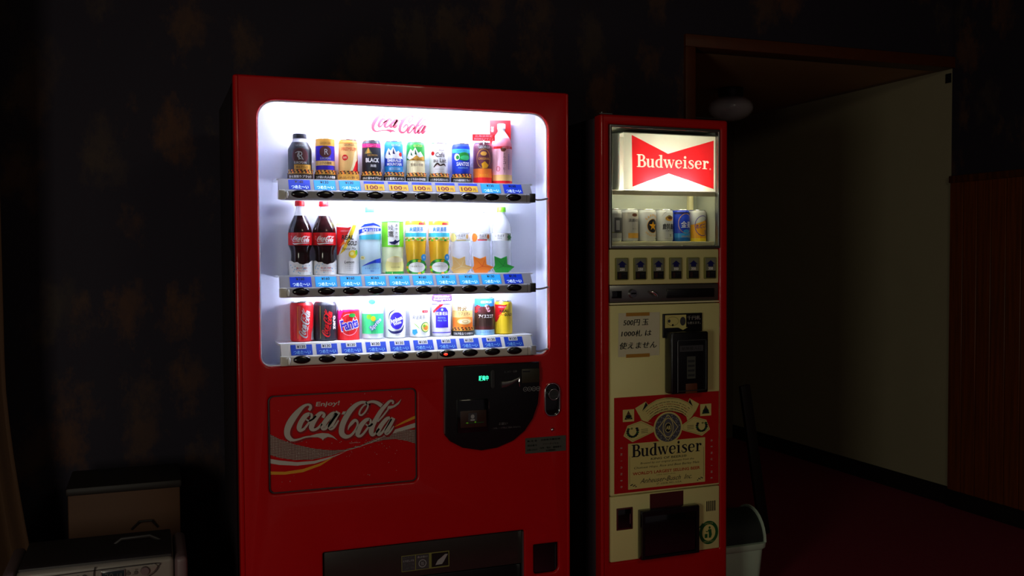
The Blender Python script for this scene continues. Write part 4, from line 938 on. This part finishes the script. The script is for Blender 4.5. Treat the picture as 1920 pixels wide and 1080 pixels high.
# --- bottom row
lg = lambda m: script_logo(m, 2)
g = Gfx().rect(-.045, .005, .045, .114, 'red', 0).add(lg('silver'), .094, .004, .058, rot=1.44).poly([(.046, .0), (.046, .06), (.03, .03), (.026, .005), (.034, .005)], 'grey', 1).stroke([(-.018, .01, .0025), (-.018, .112, .0025)], 'orange', 1, smooth=False)
can(X3[0], Z3, .0365, .126, 'red', g, 'red cola can with vertical white script, left end of the bottom row', rz=0)
g = Gfx().rect(-.045, .005, .045, .112, 'ink', 0).add(lg('red'), .088, .0, .056, rot=1.44).text('zero', .026, .058, .012, 'white', 2, w=.044, bold=.04, rot=PI / 2).stroke([(-.022, .008, .003), (-.022, .112, .003)], 'olive', 1, smooth=False)
can(X3[1], Z3, .0362, .126, 'ink', g, 'black cola can with vertical red script on the bottom row', rz=0)
g = Gfx().rect(-.05, .0, .05, .095, 'magenta', 0).poly([(-.05, .03), (-.02, .09), (.05, .096), (.05, .0), (-.05, .0)], 'red', 1)
g.text('Fanta', .004, .052, .040, 'white', 2, w=.070, bold=.075, rot=.22).text('Fanta', .004, .052, .034, 'violet', 3, w=.064, bold=.03, rot=.22).ell(.012, .080, .011, .0065, 'green', 4, 16).ring(.002, .05, .032, .034, .002, 'ltpink', 1)
for _ in range(26): g.ell(random.uniform(-.042, -.022), random.uniform(.095, .13), .003, .003, 'ltpink', 1, 8)
g.text('容量・詰替', .018, .105, .006, 'dkgrey', 4, w=.04)
bottle(X3[2], Z3, [(.031, 0), (.036, .004), (.0365, .09), (.034, .098), (.036, .106), (.035, .118), (.026, .138), (.016, .15), (.0135, .154), (.0135, .162)], ['magenta', 'milky_plastic'], lambda z: 1 if z > .1 else 0, .0152, 'fadedpink', g, 'magenta and red grape soda bottle with large blue lettering', 'bottle', None, R=.0369)
g = Gfx().rect(-.05, .018, .05, .083, 'mint', 0).text('Sprite', .01, .049, .021, 'blue', 2, w=.052, bold=.07, rot=.75).text('Sprite', .01, .049, .018, 'white', 3, w=.048, bold=.02, rot=.75).ell(-.014, .073, .009, .008, 'lime', 1, 14).ell(.0, .067, .008, .0085, 'yellow', 2, 14)
g.text('容量・詰替', .012, .104, .006, 'dkgrey', 4, w=.036).ell(-.004, .122, .012, .008, 'mint', 1)
bottle(X3[3], Z3, [(.031, 0), (.036, .004), (.0365, .09), (.036, .12), (.026, .14), (.016, .152), (.0135, .156), (.0135, .162)], ['milky_plastic'], None, .0152, 'mint', g, 'clear bottle with mint green label and slanted lettering', 'bottle', None, R=.0369)
g = Gfx().ell(.002, .058, .024, .028, 'violet', 1).stroke([(-.03, .03, .002), (-.012, .020, .008), (.016, .024, .008), (.03, .045, .002)], 'navy', 2).stroke([(-.026, .06, .001), (-.022, .082, .004), (-.004, .094, .002)], 'navy', 2)
g.text('Ambasa', .0, .062, .015, 'white', 3, w=.044, bold=.03, rot=.35).text('White', .004, .050, .010, 'white', 3, w=.028, bold=.03, rot=.35).text('容量・詰替', .004, .106, .006, 'dkgrey', 4, w=.034).text('乳性飲料', .006, .012, .004, 'grey', 2)
bottle(X3[4], Z3, [(.029, 0), (.034, .004), (.0345, .1), (.034, .118), (.024, .14), (.015, .152), (.0135, .156), (.0135, .162)], ['white'], None, .0152, 'ltyellow', g, 'white milky soda bottle with a round violet emblem', 'bottle', None, R=.0348)
g = Gfx().text('爽健美茶', -.006, .067, .014, 'dkgrey', 2, w=.046).rect(.006, .082, .028, .090, 'red', 2).text('健康', .017, .086, .005, 'ltpink', 3, w=.014).ell(.018, .034, .017, .017, 'green', 1).ell(.018, .034, .0145, .0145, 'ltyellow', 2).ell(.02, .032, .009, .008, 'orange', 3, 12).ell(.013, .038, .005, .005, 'lime', 3, 10)
g.poly([(-.03, .026), (-.014, .028), (-.01, .016), (-.022, .008), (-.03, .014)], 'sky', 2).text('六種の野草と', -.006, .054, .004, 'grey', 2, w=.022)
g.stroke([(-.026, .05, .001), (-.014, .04, .003), (-.004, .03, .001)], 'lime', 1)
bottle(X3[5], Z3, [(.030, 0), (.035, .004), (.0355, .1), (.034, .118), (.024, .14), (.015, .152), (.0135, .156), (.0135, .162)], ['white'], None, .0152, 'white', g, 'white tea bottle with a round green fruit emblem on the bottom row', 'bottle', None, R=.0357)
g = Gfx().rect(-.04, .106, .04, .109, 'violet', 1).rect(-.04, .012, .04, .015, 'violet', 1).poly([(-.022, .03), (.022, .03), (.022, .086), (.012, .098), (-.012, .098), (-.022, .086)], 'violet', 1).text('紅茶花伝', 0, .077, .012, 'white', 2, w=.040, bold=.04)
g.text('ROYAL', 0, .063, .006, 'ltblue', 2).text('MILK TEA', 0, .054, .005, 'ltblue', 2, w=.03).poly([(-.034, .085), (-.03, .078), (.006, .108), (-.008, .108)], 'red', 2).ell(0, .09, .004, .004, 'ltblue', 2, 10)
t = can(X3[6], Z3, .0325, .122, 'white', g, 'white milk tea can with a violet panel and violet strip above')
st = Gfx().poly(rrect(-.034, .034, 0, .022, .006), 'purple', 0).text('秋冬限定の味わい', 0, .015, .006, 'white', 1, w=.05, bold=.02).text('あったかデザイン', 0, .0065, .006, 'white', 1, w=.056, bold=.02).build('promo_strip', t, y=-.033); st.location.z = .1185
bm = bmesh.new(); tube(bm, [(0, -.032, .11), (0, -.032, .121)], .002, 6); fin(bm, 'strip_post', 'shelf_white', t)
g = Gfx().rect(-.045, .02, .045, .085, 'orange', 0).rect(-.045, .085, .045, .122, 'palecream', 0).rect(-.045, .062, .045, .085, 'tan', 1).text('GEORGIA', .002, .113, .007, 'brown', 2, w=.034).text('贅沢', -.006, .091, .015, 'brown', 2, bold=.01).text('カフェオレ', .003, .075, .0105, 'brown', 2, w=.044, bold=.01)
g.ell(.004, .049, .026, .011, 'tan', 1).ell(.004, .048, .020, .008, 'palecream', 2).ring(.006, .048, .010, .004, .0015, 'gold', 3).ring(.0, .11, .03, .018, .0012, 'tan', 1, a0=200, a1=340)
t = can(X3[7], Z3, .0345, .13, 'tan', g, 'cream and orange cafe au lait can with bean collar on the bottom row')
collared(t, .0352, 'ミルク仕立ての味わい')
g = Gfx().rect(-.045, .095, .045, .124, 'sky', 0).text('GEORGIA', .004, .112, .009, 'white', 2, w=.04, bold=.02).rect(-.045, .018, .045, .097, 'maroon', 1)
for k in range(15): g.ell(-.036 + (k * 37 % 72) / 1000, .080 + (k * 13 % 20) / 1000, .006, .005, ('red', 'brown', 'plum', 'ltpink')[k % 4], 2, 8)
g.rect(-.045, .03, .045, .074, 'dkbrown', 2).text('アイスココア', .003, .064, .0125, 'white', 3, w=.054, bold=.03).rect(-.045, 0, .045, .018, 'ltblue', 1).text('ひんやり甘い', .003, .010, .007, 'blue', 2, w=.045)
can(X3[8], Z3, .035, .128, 'silver', g, 'sky blue and cocoa brown iced cocoa can on the bottom row')
can(X3[9], Z3, .0305, .114, 'yellow', real_gold(.114, .0305), 'small red and yellow energy drink can, right end of the bottom row')

# --- beer cans in the narrow machine
def beer(x, base, g, label, r=.0345):
    c = can(0, 0, r, .117, base, g, label, 'can', None, origin=bw(x, .086, 1.4255), rz=.06, name='beer_can')
beer(.0915, 'silver', Gfx().rect(-.045, .012, .045, .1, 'grey', 0).rect(-.01, .03, .03, .085, 'dkgrey', 1).rect(-.004, .04, .012, .075, 'grey', 2).rect(-.03, .03, .04, .034, 'olive', 1), 'dim silver beer can at the left end behind the window edge')
g = Gfx().rect(-.045, .01, .045, .104, 'dimwhite', 0).text('淡麗の生', .006, .076, .0125, 'dkgrey', 1, w=.05, bold=.01).ell(.006, .095, .012, .006, 'brown', 1).rect(-.02, .012, .036, .030, 'gold', 1)
for q in range(4): g.rect(-.004 + q * .01, .036, -.0025 + q * .01, .066, 'grey', 1)
g.text('キリン', .006, .045, .006, 'dkgrey', 2)
beer(.1585, 'silver', g, 'pale beer can with gold patch and brown crest, second from left')
g = Gfx().ell(.006, .056, .0235, .0265, 'gold', 1).ell(.006, .056, .0215, .0245, 'ink', 2)
sp_ = [(.006 + (.0165 if k % 2 == 0 else .0068) * math.sin(k * PI / 5), .056 + (.0175 if k % 2 == 0 else .007) * math.cos(k * PI / 5)) for k in range(10)]
for k in range(5): g.poly([(.006, .056), sp_[2 * k - 1], sp_[2 * k], sp_[2 * k + 1]], 'amber', 3)
for k, ch in enumerate('SAPPORO'):
    a = math.radians(140 - k * 17); g.text(ch, .006 + .033 * math.cos(a), .058 + .036 * math.sin(a), .009, 'gold', 2, bold=.03, rot=a - PI / 2)
for k, ch in enumerate('DRAFTBEER'):
    a = math.radians(222 + k * 12); g.text(ch, .006 + .034 * math.cos(a), .055 + .035 * math.sin(a), .006, 'gold', 2, bold=.03, rot=a + PI / 2)
g.rect(.02, .008, .032, .012, 'ink', 2)
beer(.2325, 'silver', g, 'white beer can with a gold star on a black disc')
g = Gfx().text('麒麟', .006, .054, .0215, 'black', 2, w=.058, bold=.03).ell(.004, .084, .018, .010, 'gold', 1).ell(.008, .086, .012, .006, 'brown', 2).stroke([(-.012, .08, .002), (0, .094, .004), (.02, .088, .002)], 'olive', 3).text('淡麗発泡酒', .006, .039, .005, 'dkgrey', 2, w=.04).text('生', .008, .022, .009, 'dkgrey', 2, bold=.02).text('KIRIN BEER', .006, .009, .005, 'grey', 2, w=.04)
g.ring(.004, .07, .034, .042, .0012, 'grey', 1, a0=30, a1=150)
beer(.3045, 'silver', g, 'silver beer can with big black characters and a gold beast crest')
g = Gfx().rect(-.045, .0, .045, .03, 'sky', 0).rect(-.045, .0, .045, .014, 'blue', 0).ring(.002, .066, .030, .036, .0018, 'gold', 1).text('金麦', .004, .062, .024, 'white', 2, w=.044, bold=.02).text('KIN-MUGI', .004, .018, .007, 'gold', 2, w=.04).ell(.004, .036, .014, .008, 'sky', 1).rect(-.045, .1, .045, .108, 'navy', 1)
beer(.3765, 'blue', g, 'deep blue beer can with white characters')
g = Gfx().rect(-.045, .008, .045, .062, 'amber', 0).poly([(-.045, .06), (-.02, .066), (.02, .08), (.045, .085), (.045, .06)], 'amber', 0).ring(.004, .058, .031, .037, .0025, 'purple', 1)
g.text('のどごし', .002, .058, .017, 'purple', 2, w=.052, bold=.02, rot=.15).text('生', .018, .036, .013, 'purple', 2, bold=.03).text('新', .02, .078, .011, 'purple', 2).rect(-.045, .0, .045, .012, 'yellow', 1)
beer(.4465, 'silver', g, 'white and yellow beer can with violet lettering, right end of the beer row')

# ------------------------------------------------------------------ things around the machines
cl = thing('ceiling_lamp', 'round ribbed glass ceiling lamp above the narrow machine', 'lamp', (3.065, 2.0, 2.185))
prof = []
for k in range(15):
    a = -PI / 2 + .25 + k * (PI - .6) / 14; prof.append((.134 * math.cos(a), .075 + .078 * math.sin(a)))
o = lathe('glass_shade', [(.02, .0)] + prof, 'lamp_glass', cl, 40)
for v in o.data.vertices:
    a = math.atan2(v.co.y, v.co.x); r = math.hypot(v.co.x, v.co.y); s = 1 + .012 * math.sin(a * 20); v.co.x *= s; v.co.y *= s
lathe('mount', [(.07, .14), (.075, .15), (.075, .19), (.06, .195)], 'lamp_metal', cl, 24)
lathe('bulb', [(.012, .14), (.02, .12), (.03, .09), (.024, .06), (.008, .05)], 'lampgrey', cl, 16)
tag(box('black_tape', (AX - .004, AX + .0005, AY + .006, AY + .045, 2.295, 2.345), 'black_plastic', bev=.001), 'small black square of tape at the top corner of the cream wall', 'tape')

bn = thing('waste_bin', 'pale plastic waste bin with dark swing lid beside the narrow machine', 'bin', (1.922, .30, 0))
def tapered(name, w0, d0, w1, d1, z0, z1, m, parent, r=.03):
    bm = bmesh.new(); rings = []
    for (w, d, z) in ((w0 * .96, d0 * .96, z0), (w0, d0, z0 + .006), (w1, d1, z1)):
        rings.append([bm.verts.new((x, y, z)) for x, y in rrect(-w / 2, w / 2, -d / 2, d / 2, r, 5)])
    n = len(rings[0])
    for a, b in zip(rings, rings[1:]):
        for i in range(n): bm.faces.new((a[i], a[(i + 1) % n], b[(i + 1) % n], b[i]))
    bm.faces.new(rings[0]); bm.faces.new(rings[-1])
    return fin(bm, name, m, parent, smooth=True)
tapered('body', .205, .20, .232, .23, 0, .205, 'bin_plastic', bn)
tapered('rim', .246, .246, .250, .250, .20, .226, 'bin_plastic', bn)
n = 14
for sx in (-1, 1):
    bm = bmesh.new(); r0, x0, x1 = .112, .113, .122
    A = [bm.verts.new((sx * x0, r0 * math.cos(PI * i / n), .224 + .125 * math.sin(PI * i / n))) for i in range(n + 1)]
    B = [bm.verts.new((sx * x1, r0 * math.cos(PI * i / n), .224 + .125 * math.sin(PI * i / n))) for i in range(n + 1)]
    for i in range(n): bm.faces.new((A[i], A[i + 1], B[i + 1], B[i]))
    bm.faces.new(A); bm.faces.new(B[::-1]); bm.faces.new((A[0], B[0], B[n], A[n]))
    lab(fin(bm, 'lid_end', 'bin_plastic', bn, smooth=True), 'pale rounded end of the lid')
bm = bmesh.new()
A = [bm.verts.new((-.114, .106 * math.cos(PI * i / n), .222 + .118 * math.sin(PI * i / n))) for i in range(n + 1)]
B = [bm.verts.new((.114, v.co.y, v.co.z)) for v in A]
for i in range(n): bm.faces.new((A[i], A[i + 1], B[i + 1], B[i]))
bm.faces.new(A); bm.faces.new(B[::-1]); bm.faces.new((A[0], B[0], B[n], A[n]))
lab(fin(bm, 'swing_flap', 'bin_lid', bn, smooth=True), 'dark curved flap')

bm = bmesh.new(); add_box(bm, -.028, .028, -.012, .012, 0, .745, bev=.006)
bd = fin(bm, 'wooden_board', 'dark_baseboard', None, smooth=True); bd.location = (2.56, .93, .0); bd.rotation_euler = (-.03, -.14, 0)
tag(bd, 'dark narrow board leaning in the shadow behind the waste bin', 'board')

# kerosene fan heater, bottom left
ht = thing('fan_heater', 'silver grey fan heater with small display and knob, bottom left', 'heater', (-.36, .05, 0))
X0, X1_ = -.245, .165
bm = bmesh.new(); add_box(bm, X0, X1_, -.15, .14, .03, .512, bev=.014, seg=4)
fin(bm, 'body', 'heater_silver', ht, smooth=True)
bm = bmesh.new(); add_box(bm, X0 + .004, X1_ - .004, -.136, .136, .50, .519, bev=.005); fin(bm, 'top_shade_slab', 'heater_shade_handle', ht, smooth=True)  # dark slab added as the shade on top of the silver body
for sx in (0, 1):
    bm = bmesh.new(); a = (X0 - .038, X0 - .002) if sx == 0 else (X1_ + .002, X1_ + .038)
    add_box(bm, a[0], a[1], -.15, .13, .02, .509, bev=.014, seg=4); fin(bm, 'side_panel', 'heater_pink', ht, smooth=True)
bm = bmesh.new(); add_box(bm, X0 - .03, X1_ + .03, -.17, .15, 0, .032, bev=.006); fin(bm, 'base', 'heater_dark', ht, smooth=True)
bm = bmesh.new(); add_box(bm, X0 + .04, X1_ - .04, -.156, -.148, .08, .25, bev=.003); gr = fin(bm, 'grille', 'heater_dark', ht, smooth=True)
for k in range(9): box('louvre', (X0 + .045, X1_ - .045, -.160, -.155, .09 + k * .018, .098 + k * .018), 'heater_silver', gr)
cp = plate('control_panel', [(-.03, .497), (.115, .499), (.122, .492), (.112, .478), (.085, .462), (.05, .45), (-.032, .45), (-.042, .47)][::-1], [], -.156, -.149, 'heater_silver', ht, bev=.002)
g = Gfx().stroke([(-.17, .496, .0022), (-.043, .4995, .0022), (.113, .5015, .0022), (.124, .493, .0022), (.112, .475, .0022), (.08, .458, .0022)], 'black', 0).stroke([(-.043, .51, .003), (-.047, .49, .003), (-.045, .46, .003)], 'black', 0)
g.text('運転', .065, .4895, .004, 'black', 0).text('温度', .042, .4885, .004, 'black', 0).text('時計', .057, .476, .003, 'black', 0)
g.build('panel_outline', ht, y=-.1562)
box('display', (-.026, .032, -.160, -.155, .462, .493), 'lcd', cp, bev=.001)
plate('display_frame', rrect(-.029, .035, .459, .496, .003), [rrect(-.026, .032, .462, .493, .002)], -.162, -.156, 'steel', cp, bev=.0006, seg=1)
Gfx().text('20', -.008, .479, .018, 'dimgrey', 0, w=.022).text('18', .020, .479, .012, 'dimgrey', 0).build('digits', cp, y=-.1602)
bm = bmesh.new(); bmesh.ops.create_cone(bm, cap_ends=True, segments=24, radius1=.0125, radius2=.011, depth=.012, matrix=Matrix.Translation((.087, -.160, .484)) @ Matrix.Rotation(PI / 2, 4, 'X')); fin(bm, 'knob', 'heater_pink', cp, smooth=True)
for bx_, bz_ in ((.043, .481), (.063, .481), (-.072, .485), (-.09, .484)):
    bm = bmesh.new(); bmesh.ops.create_cone(bm, cap_ends=True, segments=14, radius1=.0055, radius2=.005, depth=.006, matrix=Matrix.Translation((bx_, -.157, bz_)) @ Matrix.Rotation(PI / 2, 4, 'X')); fin(bm, 'push_button', 'heater_dark', ht, smooth=True)
bm = bmesh.new(); tube(bm, [(-.0, .03, .515), (.02, .03, .53), (.10, .03, .532), (.13, .03, .515)], .006, 8); fin(bm, 'carry_handle', 'heater_shade_handle', ht, smooth=True)

bxo = thing('storage_box', 'tan storage box with dark flat lid behind the fan heater', 'box', (-.34, .66, 0))
bm = bmesh.new(); add_box(bm, -.18, .18, -.14, .14, 0, .575, bev=.006); fin(bm, 'box_body', 'box_tan', bxo, smooth=True)
bm = bmesh.new(); add_box(bm, -.186, .186, -.146, .146, .572, .60, bev=.008); ld = fin(bm, 'lid', 'box_lid', bxo, smooth=True)
bm = bmesh.new(); tube(bm, [(.02, -.142, .44), (.045, -.155, .468), (.085, -.155, .468), (.105, -.142, .44)], .004, 8); fin(bm, 'handle', 'box_lid', bxo, smooth=True)

# curtain at the left edge
bm = bmesh.new(); NS, NZ = 60, 22; top_z = 2.5
rowsv = []
for j in range(NZ + 1):
    z = .04 + (top_z - .04) * j / NZ; fl_ = max(0, (1.0 - z)) ** 1.5 * .135; rv = []
    for i in range(NS + 1):
        t = i / NS; x = -1.30 + (.595 + fl_) * t; y = .60 + .030 * math.sin(t * 30) * (1 + .5 * math.sin(t * 7 + z)) - .02 * math.sin(z * 2 + t * 3)
        rv.append(bm.verts.new((x, y, z)))
    rowsv.append(rv)
for j in range(NZ):
    for i in range(NS): bm.faces.new((rowsv[j][i], rowsv[j][i + 1], rowsv[j + 1][i + 1], rowsv[j + 1][i]))
cu_ = fin(bm, 'curtain', 'curtain_cloth', None, smooth=True)
md = cu_.modifiers.new('thickness', 'SOLIDIFY'); md.thickness = .006
tag(cu_, 'brown pleated curtain hanging at the left edge', 'curtain')
bm = bmesh.new(); tube(bm, [(WL, .60, 2.51), (-.62, .60, 2.51)], .012, 10); tag(fin(bm, 'curtain_rod', 'lamp_metal', None, smooth=True), 'dark rod from which the curtain hangs', 'rod')
